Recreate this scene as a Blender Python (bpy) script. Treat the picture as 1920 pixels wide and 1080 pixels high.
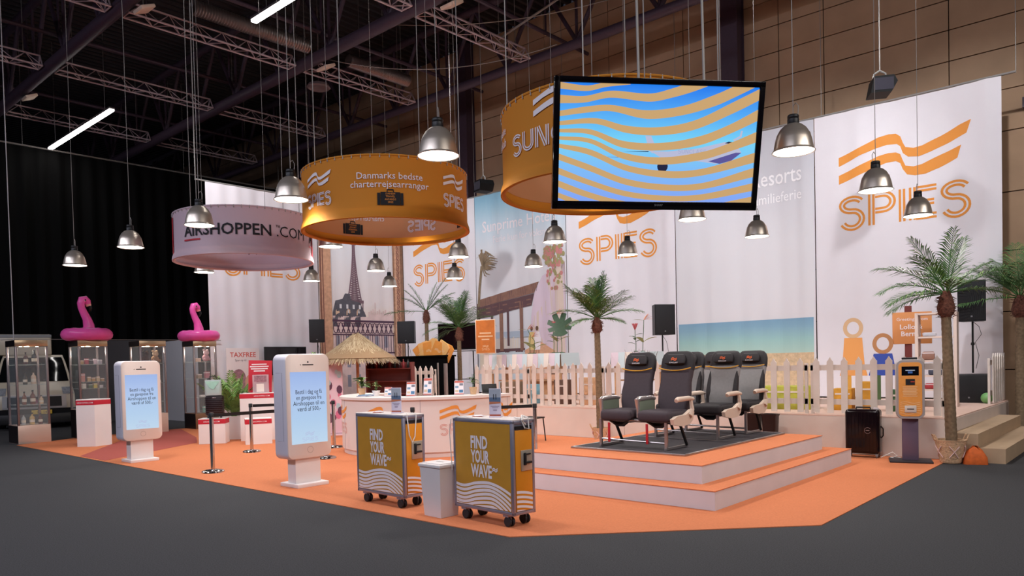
import bpy, bmesh, math, random
from math import sin, cos, pi, radians as rad
from mathutils import Matrix, Vector
from mathutils.geometry import tessellate_polygon

for o in list(bpy.data.objects):
    bpy.data.objects.remove(o)
sc = bpy.context.scene
COL = sc.collection
rnd = random.Random(7)

# ------------------------------------------------------------------ camera
EYE = 1.6
def cam_setup():
    f, yaw, pitch, roll, cy = 1394.08, 0.729743, -0.024228, -0.023837, 712.398
    fw = Vector((-sin(yaw) * cos(pitch), cos(yaw) * cos(pitch), sin(pitch)))
    rt = Vector((cos(yaw), sin(yaw), 0))
    up = rt.cross(fw)
    r2 = rt * cos(roll) + up * sin(roll)
    u2 = up * cos(roll) - rt * sin(roll)
    m = Matrix((r2, u2, -fw)).transposed().to_4x4()
    m.translation = (0, 0, EYE)
    cd = bpy.data.cameras.new('camera')
    cd.sensor_fit = 'HORIZONTAL'
    cd.sensor_width = 36
    cd.lens = f / 1920 * 36
    cd.shift_y = (cy - 540) / 1920
    cd.clip_start = 0.05
    cd.clip_end = 300
    co = bpy.data.objects.new('camera', cd)
    co.matrix_world = m
    COL.objects.link(co)
    sc.camera = co
cam_setup()

# ------------------------------------------------------------------ world, fill lights, exposure
w = bpy.data.worlds.new('world')
sc.world = w
w.use_nodes = True
w.node_tree.nodes['Background'].inputs[0].default_value = (0.75, 0.72, 1.0, 1)
w.node_tree.nodes['Background'].inputs[1].default_value = 0.03
def area(name, loc, size, sy, power, col=(1, 1, 1), rot=(0, 0, 0)):
    ld = bpy.data.lights.new(name, 'AREA')
    ld.shape = 'RECTANGLE'
    ld.size, ld.size_y = size, sy
    ld.energy = power
    ld.color = col
    o = bpy.data.objects.new(name, ld)
    o.location = loc
    o.rotation_euler = rot
    COL.objects.link(o)
    return o
# unseen fill lights added behind and beside the camera, in for hall lamps
area('hall_fill', (-4, -4.5, 8.8), 12, 0.6, 700, (0.82, 0.84, 1.0), (rad(28), 0, 0))
area('hall_fill', (-17, -4.5, 8.8), 12, 0.6, 560, (0.82, 0.84, 1.0), (rad(28), 0, 0))
area('hall_fill', (7, 6, 8.8), 0.6, 12, 750, (1.0, 0.94, 0.9), (0, rad(40), 0))
sc.view_settings.view_transform = 'Standard'
sc.view_settings.look = 'None'
sc.view_settings.exposure = 0.0
sc.view_settings.gamma = 1.0
sc.view_settings.use_curve_mapping = False

# ------------------------------------------------------------------ materials
def lin(c):
    out = []
    for v in c[:3]:
        v = v / 255
        out.append(v / 12.92 if v <= 0.04045 else ((v + 0.055) / 1.055) ** 2.4)
    return (*out, 1)
_m = {}
def mat(name, col, rough=0.6, metal=0.0, var=0.0, scale=20, bump=0.0, emit=0.0, alpha=None, trans=0.0, spec=0.4):
    """one procedural material: colour, optional noise variation and bump"""
    if name in _m:
        return _m[name]
    m = bpy.data.materials.new(name)
    m.use_nodes = True
    nt = m.node_tree
    b = nt.nodes['Principled BSDF']
    b.inputs['Base Color'].default_value = lin(col)
    b.inputs['Roughness'].default_value = rough
    b.inputs['Metallic'].default_value = metal
    b.inputs['Specular IOR Level'].default_value = spec
    if var or bump:
        tc = nt.nodes.new('ShaderNodeTexCoord')
        nz = nt.nodes.new('ShaderNodeTexNoise')
        nz.inputs['Scale'].default_value = scale
        nz.inputs['Detail'].default_value = 5
        nt.links.new(tc.outputs['Object'], nz.inputs['Vector'])
        if var:
            rp = nt.nodes.new('ShaderNodeValToRGB')
            rp.color_ramp.elements[0].position = 0.3
            rp.color_ramp.elements[1].position = 0.7
            c = lin(col)
            rp.color_ramp.elements[0].color = (*[v * (1 - var) for v in c[:3]], 1)
            rp.color_ramp.elements[1].color = (*[min(1, v * (1 + var)) for v in c[:3]], 1)
            nt.links.new(nz.outputs['Fac'], rp.inputs['Fac'])
            nt.links.new(rp.outputs['Color'], b.inputs['Base Color'])
        if bump:
            bp = nt.nodes.new('ShaderNodeBump')
            bp.inputs['Strength'].default_value = bump
            bp.inputs['Distance'].default_value = 0.02
            nt.links.new(nz.outputs['Fac'], bp.inputs['Height'])
            nt.links.new(bp.outputs['Normal'], b.inputs['Normal'])
    if emit:
        b.inputs['Emission Color'].default_value = lin(col)
        b.inputs['Emission Strength'].default_value = emit
        b.inputs['Base Color'].default_value = (.02, .02, .02, 1)
    if alpha is not None:
        # clear pane: mostly transparent with a glossy coat
        tr = nt.nodes.new('ShaderNodeBsdfTransparent')
        mx = nt.nodes.new('ShaderNodeMixShader')
        mx.inputs[0].default_value = alpha
        nt.links.new(tr.outputs[0], mx.inputs[1])
        nt.links.new(b.outputs[0], mx.inputs[2])
        nt.links.new(mx.outputs[0], nt.nodes['Material Output'].inputs[0])
    if trans:
        tl = nt.nodes.new('ShaderNodeBsdfTranslucent')
        tl.inputs[0].default_value = lin(col)
        mx = nt.nodes.new('ShaderNodeMixShader')
        mx.inputs[0].default_value = trans
        nt.links.new(b.outputs[0], mx.inputs[1])
        nt.links.new(tl.outputs[0], mx.inputs[2])
        nt.links.new(mx.outputs[0], nt.nodes['Material Output'].inputs[0])
    _m[name] = m
    return m
def ramp_z(name, stops, rough=0.8, emit=0.0, axis='Z'):
    """printed or displayed picture whose colour runs up the sheet (generated coordinate)"""
    if name in _m:
        return _m[name]
    m = mat(name, (200, 200, 200), rough)
    nt = m.node_tree
    b = nt.nodes['Principled BSDF']
    tc = nt.nodes.new('ShaderNodeTexCoord')
    sp = nt.nodes.new('ShaderNodeSeparateXYZ')
    rp = nt.nodes.new('ShaderNodeValToRGB')
    nz = nt.nodes.new('ShaderNodeTexNoise')
    nz.inputs['Scale'].default_value = 9
    ad = nt.nodes.new('ShaderNodeMath')
    ad.operation = 'MULTIPLY_ADD'
    ad.inputs[1].default_value = 0.05
    nt.links.new(tc.outputs['Generated'], sp.inputs[0])
    nt.links.new(tc.outputs['Generated'], nz.inputs['Vector'])
    nt.links.new(nz.outputs['Fac'], ad.inputs[0])
    nt.links.new(sp.outputs[axis], ad.inputs[2])
    nt.links.new(ad.outputs[0], rp.inputs['Fac'])
    els = rp.color_ramp.elements
    while len(els) < len(stops):
        els.new(0.5)
    for e, (p, c) in zip(els, stops):
        e.position = p
        e.color = lin(c)
    if not emit:
        nt.links.new(rp.outputs['Color'], b.inputs['Base Color'])
    else:
        b.inputs['Base Color'].default_value = (.02, .02, .02, 1)
        nt.links.new(rp.outputs['Color'], b.inputs['Emission Color'])
        b.inputs['Emission Strength'].default_value = emit
    return m

# ------------------------------------------------------------------ mesh helpers
I4 = Matrix.Identity(4)
def T(x, y, z, rz=0, rx=0, ry=0):
    return Matrix.Translation((x, y, z)) @ Matrix.Rotation(rz, 4, 'Z') @ Matrix.Rotation(ry, 4, 'Y') @ Matrix.Rotation(rx, 4, 'X')
def FR(o, right, up):
    """frame for flat art: x along right, y along up, z out of the surface"""
    r = Vector(right).normalized(); u = Vector(up).normalized(); n = r.cross(u)
    m = Matrix((r, u, n)).transposed().to_4x4()
    m.translation = o
    return m
_tc = {}
def text2d(s, bold, ls):
    k = (s, bold, ls)
    if k not in _tc:
        cu = bpy.data.curves.new('t', 'FONT')
        cu.body = s
        cu.offset = bold
        cu.space_line = ls
        cu.align_x = 'CENTER'
        cu.resolution_u = 2
        cu.fill_mode = 'FRONT'
        o = bpy.data.objects.new('t', cu)
        COL.objects.link(o)
        dg = bpy.context.evaluated_depsgraph_get()
        me = bpy.data.meshes.new_from_object(o.evaluated_get(dg))
        _tc[k] = ([v.co.copy() for v in me.vertices], [tuple(p.vertices) for p in me.polygons])
        bpy.data.objects.remove(o)
        bpy.data.curves.remove(cu)
        bpy.data.meshes.remove(me)
    return _tc[k]
class MB:
    def __init__(s):
        s.v, s.f, s.m, s.sm = [], [], [], []
    def add(s, vs, fs, mi=0, M=None, smooth=False):
        b = len(s.v)
        for p in vs:
            p = Vector(p)
            s.v.append(M @ p if M is not None else p)
        for f in fs:
            s.f.append([b + i for i in f]); s.m.append(mi); s.sm.append(smooth)
        return s
    def box(s, c, d, mi=0, M=None, bev=0.0, seg=2):
        hx, hy, hz = d[0] / 2, d[1] / 2, d[2] / 2
        if bev:
            bm = bmesh.new()
            bmesh.ops.create_cube(bm, size=1)
            bmesh.ops.scale(bm, vec=d, verts=bm.verts)
            bmesh.ops.bevel(bm, geom=bm.edges[:], offset=min(bev, min(d) * 0.49), segments=seg, profile=0.5, affect='EDGES')
            bm.verts.index_update()
            vs = [v.co + Vector(c) for v in bm.verts]
            fs = [[v.index for v in f.verts] for f in bm.faces]
            bm.free()
            return s.add(vs, fs, mi, M, True)
        vs = [(c[0] + x * hx, c[1] + y * hy, c[2] + z * hz) for z in (-1, 1) for y in (-1, 1) for x in (-1, 1)]
        fs = [(0, 2, 3, 1), (4, 5, 7, 6), (0, 1, 5, 4), (2, 6, 7, 3), (0, 4, 6, 2), (1, 3, 7, 5)]
        return s.add(vs, fs, mi, M)
    def tube(s, pts, r, n=8, mi=0, M=None, cap=True, smooth=True):
        pts = [Vector(p) for p in pts]
        R = r if isinstance(r, (list, tuple)) else [r] * len(pts)
        vs, fs = [], []
        a = None
        for i, p in enumerate(pts):
            d = pts[min(i + 1, len(pts) - 1)] - pts[max(i - 1, 0)]
            d = d.normalized() if d.length > 1e-9 else Vector((0, 0, 1))
            if a is None:
                a = d.cross(Vector((0, 0, 1)) if abs(d.z) < 0.9 else Vector((1, 0, 0))).normalized()
            else:
                a = (a - d * a.dot(d)).normalized()
            b = d.cross(a)
            for k in range(n):
                t = 2 * pi * k / n
                vs.append(p + (a * cos(t) + b * sin(t)) * R[i])
        for i in range(len(pts) - 1):
            for k in range(n):
                k2 = (k + 1) % n
                fs.append((i * n + k, i * n + k2, (i + 1) * n + k2, (i + 1) * n + k))
        if cap:
            fs.append(tuple(range(n))); fs.append(tuple((len(pts) - 1) * n + k for k in range(n)))
        return s.add(vs, fs, mi, M, smooth)
    def lathe(s, prof, n=24, mi=0, M=None, smooth=True, cap=True):
        vs, fs = [], []
        for r, z in prof:
            for k in range(n):
                t = 2 * pi * k / n
                vs.append((r * cos(t), r * sin(t), z))
        for i in range(len(prof) - 1):
            for k in range(n):
                k2 = (k + 1) % n
                fs.append((i * n + k, i * n + k2, (i + 1) * n + k2, (i + 1) * n + k))
        if cap:
            if prof[0][0] > 1e-5: fs.append(tuple(range(n)))
            if prof[-1][0] > 1e-5: fs.append(tuple((len(prof) - 1) * n + k for k in range(n)))
        return s.add(vs, fs, mi, M, smooth)
    def loft(s, rings, mi=0, M=None, smooth=True, cap=True):
        n = len(rings[0]); vs = [p for r in rings for p in r]; fs = []
        for i in range(len(rings) - 1):
            for k in range(n):
                k2 = (k + 1) % n
                fs.append((i * n + k, i * n + k2, (i + 1) * n + k2, (i + 1) * n + k))
        if cap:
            fs.append(tuple(range(n))); fs.append(tuple((len(rings) - 1) * n + k for k in range(n)))
        return s.add(vs, fs, mi, M, smooth)
    def ball(s, c, r, mi=0, M=None, n=12, m=8):
        rx, ry, rz = r if isinstance(r, (list, tuple)) else (r, r, r)
        rings = []
        for i in range(1, m):
            t = pi * i / m
            rings.append([(c[0] + rx * sin(t) * cos(2 * pi * k / n), c[1] + ry * sin(t) * sin(2 * pi * k / n), c[2] + rz * cos(t)) for k in range(n)])
        vs = [p for q in rings for p in q] + [(c[0], c[1], c[2] + rz), (c[0], c[1], c[2] - rz)]
        fs = []
        for i in range(m - 2):
            for k in range(n):
                k2 = (k + 1) % n
                fs.append((i * n + k, i * n + k2, (i + 1) * n + k2, (i + 1) * n + k))
        N = (m - 1) * n
        for k in range(n):
            fs.append((N, k, (k + 1) % n)); fs.append((N + 1, (m - 2) * n + k, (m - 2) * n + (k + 1) % n))
        return s.add(vs, fs, mi, M, True)
    def poly(s, pts, mi=0, M=None, z=0.0):
        vs = [Vector((p[0], p[1], z)) for p in pts]
        return s.add(vs, [tuple(t) for t in tessellate_polygon([vs])], mi, M)
    def prism(s, pts, h, mi=0, M=None, z=0.0):
        n = len(pts)
        vs = [Vector((p[0], p[1], z)) for p in pts] + [Vector((p[0], p[1], z + h)) for p in pts]
        tri = [tuple(t) for t in tessellate_polygon([vs[:n]])]
        fs = tri + [tuple(i + n for i in t) for t in tri] + [(i, (i + 1) % n, (i + 1) % n + n, i + n) for i in range(n)]
        return s.add(vs, fs, mi, M)
    def rect(s, x0, y0, x1, y1, mi=0, M=None, z=0.0):
        return s.add([(x0, y0, z), (x1, y0, z), (x1, y1, z), (x0, y1, z)], [(0, 1, 2, 3)], mi, M)
    def ribbon(s, pts, w, mi=0, M=None, z=0.0):
        """flat stroke of constant width along a 2D path"""
        vs, fs = [], []
        n = len(pts)
        for i, p in enumerate(pts):
            a = pts[max(i - 1, 0)]; b = pts[min(i + 1, n - 1)]
            dx, dy = b[0] - a[0], b[1] - a[1]
            l = math.hypot(dx, dy) or 1
            ww = w[i] if isinstance(w, (list, tuple)) else w
            nx, ny = -dy / l * ww / 2, dx / l * ww / 2
            vs += [(p[0] + nx, p[1] + ny, z), (p[0] - nx, p[1] - ny, z)]
        for i in range(n - 1):
            fs.append((2 * i, 2 * i + 1, 2 * i + 3, 2 * i + 2))
        return s.add(vs, fs, mi, M)
    def text(s, t, size, mi=0, M=None, bold=0.0, sx=1.0, at=(0, 0), ls=1.0, z=0.0):
        v, f = text2d(t, bold, ls)
        return s.add([(p.x * size * sx + at[0], p.y * size + at[1], z) for p in v], f, mi, M)
    def textw(s, t, size, width, mi=0, M=None, bold=0.0, at=(0, 0), z=0.0):
        v, f = text2d(t, bold, 1.0)
        return s.text(t, size, mi, M, bold, width / (size * (max(p.x for p in v) - min(p.x for p in v))), at, 1.0, z)
    def warp(s, fn, step=None, axes='x'):
        """slice along x (and y) every step, then move every vertex by fn"""
        if step:
            bm = s._bm()
            for ax, no in (('x', (1, 0, 0)), ('y', (0, 1, 0))):
                if ax not in axes: continue
                st = step if ax == 'x' else step * 3
                co = [getattr(v.co, ax) for v in bm.verts]
                if not co: continue
                k = math.ceil(min(co) / st)
                while k * st < max(co):
                    bmesh.ops.bisect_plane(bm, geom=bm.verts[:] + bm.edges[:] + bm.faces[:], plane_co=Vector(no) * (k * st), plane_no=no)
                    k += 1
            bm.verts.index_update()
            s.v = [v.co.copy() for v in bm.verts]
            s.f = [[v.index for v in f.verts] for f in bm.faces]
            s.m = [f.material_index for f in bm.faces]
            s.sm = [f.smooth for f in bm.faces]
            bm.free()
        s.v = [Vector(fn(p)) for p in s.v]
        return s
    def clip(s, co, no):
        bm = s._bm()
        bmesh.ops.bisect_plane(bm, geom=bm.verts[:] + bm.edges[:] + bm.faces[:], plane_co=co, plane_no=no, clear_outer=True)
        bm.verts.index_update()
        s.v = [v.co.copy() for v in bm.verts]
        s.f = [[v.index for v in f.verts] for f in bm.faces]
        s.m = [f.material_index for f in bm.faces]
        s.sm = [f.smooth for f in bm.faces]
        bm.free()
        return s
    def _bm(s):
        bm = bmesh.new()
        vs = [bm.verts.new(v) for v in s.v]
        for f, mi, sm in zip(s.f, s.m, s.sm):
            try:
                q = bm.faces.new([vs[i] for i in f])
                q.material_index = mi; q.smooth = sm
            except ValueError:
                pass
        return bm
    def build(s, name, mats, parent=None, M=None, flat=False):
        me = bpy.data.meshes.new(name)
        me.from_pydata([tuple(v) for v in s.v], [], s.f)
        if not isinstance(mats, (list, tuple)): mats = [mats]
        for m in mats: me.materials.append(m)
        me.polygons.foreach_set('material_index', s.m)
        me.polygons.foreach_set('use_smooth', s.sm)
        if not flat:
            bm = bmesh.new(); bm.from_mesh(me)
            bmesh.ops.recalc_face_normals(bm, faces=bm.faces)
            bm.to_mesh(me); bm.free()
        if any(s.sm):
            me.set_sharp_from_angle(angle=rad(40))
        me.update()
        o = bpy.data.objects.new(name, me)
        COL.objects.link(o)
        if parent is not None: o.parent = parent
        if M is not None: o.matrix_local = M
        return o
def tag(o, label, cat, group=None):
    o['label'] = label; o['category'] = cat
    if group: o['group'] = group
    return o
def thing(name, label, cat, loc=(0, 0, 0), rz=0, group=None):
    o = bpy.data.objects.new(name, None)
    o.empty_display_size = 0.2
    COL.objects.link(o)
    o.location = loc; o.rotation_euler = (0, 0, rz)
    return tag(o, label, cat, group)
def solo(name, mb, mats, label, cat, group=None, loc=(0, 0, 0), rz=0):
    o = mb.build(name, mats)
    o.location = loc; o.rotation_euler = (0, 0, rz)
    return tag(o, label, cat, group)
def struct(name, mb, mats):
    o = mb.build(name, mats); o['kind'] = 'structure'
    return o
def dup(root, loc, rz, label, group=None):
    r = root.copy(); COL.objects.link(r)
    r.location = loc; r.rotation_euler = (0, 0, rz); r['label'] = label
    if group: r['group'] = group
    for ch in list(root.children):
        c = ch.copy(); COL.objects.link(c); c.parent = r
        for g in list(ch.children):
            d = g.copy(); COL.objects.link(d); d.parent = c
    return r
def arc(cx, cy, rx, ry, a0, a1, n=14):
    return [(cx + rx * cos(rad(a0 + (a1 - a0) * i / n)), cy + ry * sin(rad(a0 + (a1 - a0) * i / n))) for i in range(n + 1)]
def offset(pts, d):
    out = []
    n = len(pts)
    for i, p in enumerate(pts):
        a = pts[max(i - 1, 0)]; b = pts[min(i + 1, n - 1)]
        dx, dy = b[0] - a[0], b[1] - a[1]
        l = math.hypot(dx, dy) or 1
        out.append((p[0] - dy / l * d, p[1] + dx / l * d))
    return out

# house logo: two waves over letters drawn in twin lines
WU = [(0, .377), (.176, .435), (.321, .488), (.406, .5), (.461, .495), (.496, .465), (.515, .409), (.535, .367), (.596, .347), (.663, .355), (.793, .4), (.933, .462), (1.014, .488)]
WL = [(0, .299), (.176, .366), (.292, .396), (.391, .413), (.467, .407), (.495, .383), (.515, .32), (.555, .282), (.635, .269), (.728, .291), (.857, .336), (.982, .387)]
XU = [(0, .22), (.175, .281), (.32, .329), (.404, .342), (.46, .338), (.494, .317), (.514, .26), (.534, .212), (.595, .193), (.661, .202), (.792, .249), (.944, .3)]
XL = [(0, .142), (.247, .222), (.389, .262), (.459, .264), (.493, .242), (.513, .186), (.547, .135), (.607, .117), (.687, .117), (.791, .148), (.916, .202)]
def waves(mb, x, y, wd, mi=0, M=None, z=0.0):
    for a, b in ((WU, WL), (XU, XL)):
        mb.poly([(x + p[0] * wd, y + p[1] * wd) for p in a + b[::-1]], mi, M, z)
def gpath(ch):
    S = arc(.37, .735, .29, .2, 25, 270, 16) + arc(.37, .265, .29, .27, 88, -155, 16)
    g = {'S': ([S], .74),
         'P': ([[(.095, 0), (.095, 1)], [(.2, .935), (.42, .935)] + arc(.43, .69, .24, .245, 85, -90, 12) + [(.2, .445)]], .74),
         'I': ([[(.095, 0), (.095, 1)]], .19),
         'E': ([[(.095, 0), (.095, 1)], [(.19, .92), (.72, .92)], [(.19, .5), (.66, .5)], [(.19, .08), (.72, .08)]], .74),
         'U': ([[(.095, 1), (.095, .4)] + arc(.38, .35, .285, .27, 180, 360, 14) + [(.665, .4), (.665, 1)]], .76),
         'N': ([[(.095, 0), (.095, 1)], [(.2, 1), (.6, 0)], [(.7, 0), (.7, 1)]], .8),
         'C': ([arc(.47, .5, .38, .42, 45, 315, 22)], .8),
         'L': ([[(.095, 1), (.095, .08), (.6, .08)]], .6),
         'A': ([[(.05, 0), (.4, 1)], [(.4, 1), (.75, 0)], [(.22, .3), (.58, .3)]], .8)}
    return g[ch]
def twin(mb, word, x, y, cap, total=None, mi=0, M=None, z=0.0, gap=.09, lw=.07, dd=.058):
    ws = [gpath(c)[1] for c in word]
    tw = sum(ws) + gap * (len(word) - 1)
    sx = 1.0 if total is None else total / (tw * cap)
    px = 0.0
    for c, wd in zip(word, ws):
        for path in gpath(c)[0]:
            for d in (-dd, dd):
                q = offset(path, d)
                mb.ribbon([(x + (px + p[0]) * cap * sx, y + p[1] * cap) for p in q], lw * cap, mi, M, z)
        px += wd + gap
# ================================================================== SETTING
M_carpet_grey = mat('grey_carpet', (68, 68, 70), 0.95, var=0.28, scale=90, bump=0.25, spec=0.1)
M_hall = mat('beige_panel', (176, 144, 116), 0.8, var=0.1, scale=1.2, bump=0.05)
M_joint = mat('panel_joint', (45, 34, 28), 0.9)
M_steel_p = mat('purple_steel', (70, 54, 68), 0.5, var=0.08)
M_deckroof = mat('dark_roof_sheet', (46, 42, 46), 0.6, var=0.1)
M_black = mat('black_cloth', (7, 7, 8), 0.95, spec=0.05)
M_blackp = mat('black_plastic', (24, 24, 26), 0.45)
M_blackg = mat('black_gloss', (12, 8, 12), 0.12)
M_alu = mat('aluminium', (178, 172, 172), 0.32, 0.9, var=0.06, scale=6)
M_chrome = mat('chrome', (200, 198, 198), 0.12, 1.0)
M_wire = mat('wire', (150, 146, 142), .5, .3)
M_white = mat('white_paint', (232, 224, 222), 0.5, var=0.02, scale=3)
M_cream = mat('cream_paint', (222, 208, 200), 0.55, var=0.03, scale=3)
M_orangec = mat('orange_carpet', (204, 124, 86), 0.95, var=0.07, scale=60, bump=0.12, spec=0.08)
M_logo = mat('ochre_print', (226, 146, 62), 0.7)
M_whitep = mat('white_print', (235, 226, 230), 0.7)
M_red = mat('red_print', (190, 34, 52), 0.6)
M_ink = mat('dark_ink', (22, 20, 26), 0.7)

# floor
mb = MB(); mb.box((-6, 6, -0.05), (90, 60, 0.1))
struct('floor', mb, M_carpet_grey)
# hall wall of beige slabs with a joint grid
def hall_wall():
    mb = MB()
    Y = 18.3
    xs = [-41.6, -38.1, -34.6, -31.1, -28.4, -25.9, -23.4, -20.9, -18.4, -15.9, -14.7, -12.3, -9.9, -7.3, -6.22, -3.62, -1.1, 1.5, 4.1, 6.7]
    zs = [0, 1.2, 2.4, 3.65, 4.85, 6.1, 6.95, 7.8, 8.46, 9.1, 9.75, 10.4, 11.05, 11.7, 12.4]
    for a, b in zip(xs, xs[1:]):
        for c, d in zip(zs, zs[1:]):
            mb.box(((a + b) / 2, Y + .1, (c + d) / 2), (b - a - .022, .2, d - c - .022))
    mb.box((-17.5, Y + .16, 6.2), (48.2, .2, 12.4), 1)
    return struct('wall_back', mb, [M_hall, M_joint])
hall_wall()
# steel columns along the wall and the ledge at the right
for x in (-27.7, -18.0, -8.4, 1.2):
    mb = MB(); mb.box((x, 18.1, 6.2), (.36, .38, 12.4)); mb.box((x, 17.9, 6.2), (.44, .03, 12.4)); mb.box((x, 18.28, 6.2), (.44, .03, 12.4))
    struct('trim_%d' % (1 + int((x + 28) / 9)), mb, M_steel_p)
mb = MB(); mb.box((1.1, 18.2, 6.56), (6.8, .18, .2)); struct('trim_5', mb, M_steel_p)
# corrugated roof
def roof():
    vs, fs = [], []
    n = 0
    x = -42
    while x < 8:
        for dx, z in ((0, 12.4), (.09, 12.4), (.14, 12.52), (.24, 12.52), (.29, 12.4)):
            vs += [(x + dx, -12, z), (x + dx, 18.4, z)]
        x += .3
    for i in range(len(vs) // 2 - 1):
        fs.append((2 * i, 2 * i + 1, 2 * i + 3, 2 * i + 2))
    mb = MB(); mb.add(vs, fs); mb.box((-17, 3.2, 12.9), (50.4, 30.6, .1))
    return struct('ceiling', mb, M_deckroof)
roof()
# pipe girders along the hall
for i, y in enumerate((2.5, 7.05, 11.85, 16.15)):
    t = thing('roof_girder', ['steel roof girder overhead in front of the stand', 'dark pipe girder crossing the top left corner, nearest of three', 'dark pipe girder between the two rows of lattice trusses', 'purple pipe girder running up beside the beige hall wall'][i], 'girder', (0, y, 0), 0, 'roof girders')
    mb = MB(); mb.tube([(-41, 0, 10.0), (7, 0, 10.0)], .16 if i != 3 else .13, 14)
    mb.build('bottom_chord', M_steel_p, t)
    mb = MB(); mb.tube([(-41, 0, 12.1), (7, 0, 12.1)], .12, 12)
    mb.build('top_chord', M_steel_p, t)
    mb = MB()
    x = -40.6
    while x < 6:
        mb.tube([(x, 0, 12.1), (x + 1.25, 0, 10.05)], .06, 8)
        mb.tube([(x + 2.5, 0, 12.1), (x + 1.25, 0, 10.05)], .06, 8)
        mb.tube([(x + 1.25, 0, 12.1), (x + 1.25, 0, 10.05)], .04, 6)
        x += 2.5
    mb.build('web_members', M_steel_p, t)
# thin purlins along the depth
mb0 = None
for i, x in enumerate((-27.35, -22.25, -17.2, -12.9, -7.4)):
    mb = MB(); mb.tube([(0, -4, 10.6), (0, 18.1, 10.6)], .055, 8)
    mb.tube([(0, 7.05, 10.6), (0, 7.05, 12.1)], .03, 6); mb.tube([(0, 11.85, 10.6), (0, 11.85, 12.1)], .03, 6); mb.tube([(0, 16.15, 10.6), (0, 16.15, 12.1)], .03, 6)
    solo('purlin_pipe', mb, M_steel_p, ['thin roof pipe at the far left behind the lit tube', 'thin roof pipe over the left flamingo, crossing two girders', 'thin roof pipe beside the ribbed silver duct', 'thin roof pipe above the middle orange ring', 'thin roof pipe above the big hanging screen'][i], 'pipe', 'thin roof pipes', (x, 0, 0))
# lattice trusses hung between the girders
def truss(x, y0, y1, label):
    t = thing('lattice_truss', label, 'truss', (x, y0, 0), 0, 'aluminium lattice trusses')
    L = y1 - y0
    cs = [(-.18, 9.95), (.18, 9.95), (0, 10.27)]
    mb = MB()
    for cx, cz in cs: mb.tube([(cx, 0, cz), (cx, L, cz)], .026, 8)
    for yy in (0, L):
        for a in range(3): mb.tube([(cs[a][0], yy, cs[a][1]), (cs[(a + 1) % 3][0], yy, cs[(a + 1) % 3][1])], .02, 6)
    mb.build('truss_chords', M_alu_t, t)
    mb = MB(); n = int(L / .33)
    for a, b in ((0, 2), (1, 2), (0, 1)):
        for k in range(n):
            p, q = (cs[a], cs[b]) if k % 2 == 0 else (cs[b], cs[a])
            mb.tube([(p[0], L * k / n, p[1]), (q[0], L * (k + 1) / n, q[1])], .011, 5, cap=False)
    mb.build('lattice_web', M_alu_t, t)
    for yy in (.4, L - .4):
        mb = MB(); mb.tube([(0, yy, 10.27), (0, yy, 12.35)], .008, 5); mb.build('suspension_wire', M_wire, t)
M_alu_t = mat('truss_aluminium', (190, 170, 176), 0.45, 0.3)
for x, y0, y1, lb in ((-27.9, 7.25, 11.65, 'lattice truss passing behind the lit tube at far left'), (-28.0, 12.05, 15.9, 'faint lattice truss farthest back over the black curtain'),
                      (-23.15, 2.7, 6.85, 'lattice truss end cut by the left edge of the picture'), (-23.15, 7.25, 11.65, 'long lattice truss in the upper left above the lit tube'), (-23.2, 12.05, 15.9, 'short lattice truss above the pink ring, behind the middle girder'),
                      (-18.35, 2.7, 6.85, 'truss stub at the top edge left of the square floodlight'), (-18.35, 7.25, 11.65, 'pinkish lattice truss with a floodlight at its upper end'), (-18.25, 12.05, 15.9, 'lattice truss over the left orange ring reaching the wall girder'),
                      (-13.45, 7.25, 11.65, 'lattice truss above the left orange ring at the top edge'), (-13.45, 12.05, 15.9, 'lattice truss in front of the dark steel column')):
    truss(x, y0, y1, lb)
# fluorescent tubes
M_tube = mat('lit_tube', (255, 250, 246), 0.4, emit=22)
def tube_light(x0, x1, y, label):
    t = thing('tube_light', label, 'light', ((x0 + x1) / 2, y, 9), 0, 'long tube lights')
    L = x1 - x0
    mb = MB(); mb.box((0, 0, .07), (L, .16, .06), 0, None, .01)
    for k in (-1, 1): mb.tube([(k * L * .4, 0, .1), (k * L * .4, 0, 3.36)], .008, 5)
    mb.build('lamp_housing', M_alu, t)
    mb = MB(); n = 5
    for k in range(n): mb.box((-L / 2 + L * (k + .5) / n, 0, .02), (L / n - .03, .13, .045))
    mb.build('tube_lens', M_tube, t)
tube_light(-27.8, -22.5, 8.42, 'long lit tube light in the upper left over the black curtain')
tube_light(-14.75, -9.4, 8.45, 'lit tube light cut off at the top edge of the picture')
# ribbed ducts
for a, b, lb in ((8.5, 11.7, 'ribbed silver duct below the roof left of the top tube light'), (13.0, 15.2, 'short ribbed silver duct behind the middle girder')):
    mb = MB(); n = 90
    mb.lathe([(.17 + .02 * (k % 2), (b - a) * k / n) for k in range(n + 1)], 14, M=T(0, 0, 0, rx=-pi / 2))
    mb.tube([(0, .4, 0), (0, .4, 2.1)], .01, 5); mb.tube([(0, b - a - .4, 0), (0, b - a - .4, 2.1)], .01, 5)
    solo('ribbed_duct', mb, mat('duct_foil', (150, 140, 138), .35, .8), lb, 'duct', 'ribbed ducts', (-17.6, a, 10.3))
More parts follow.
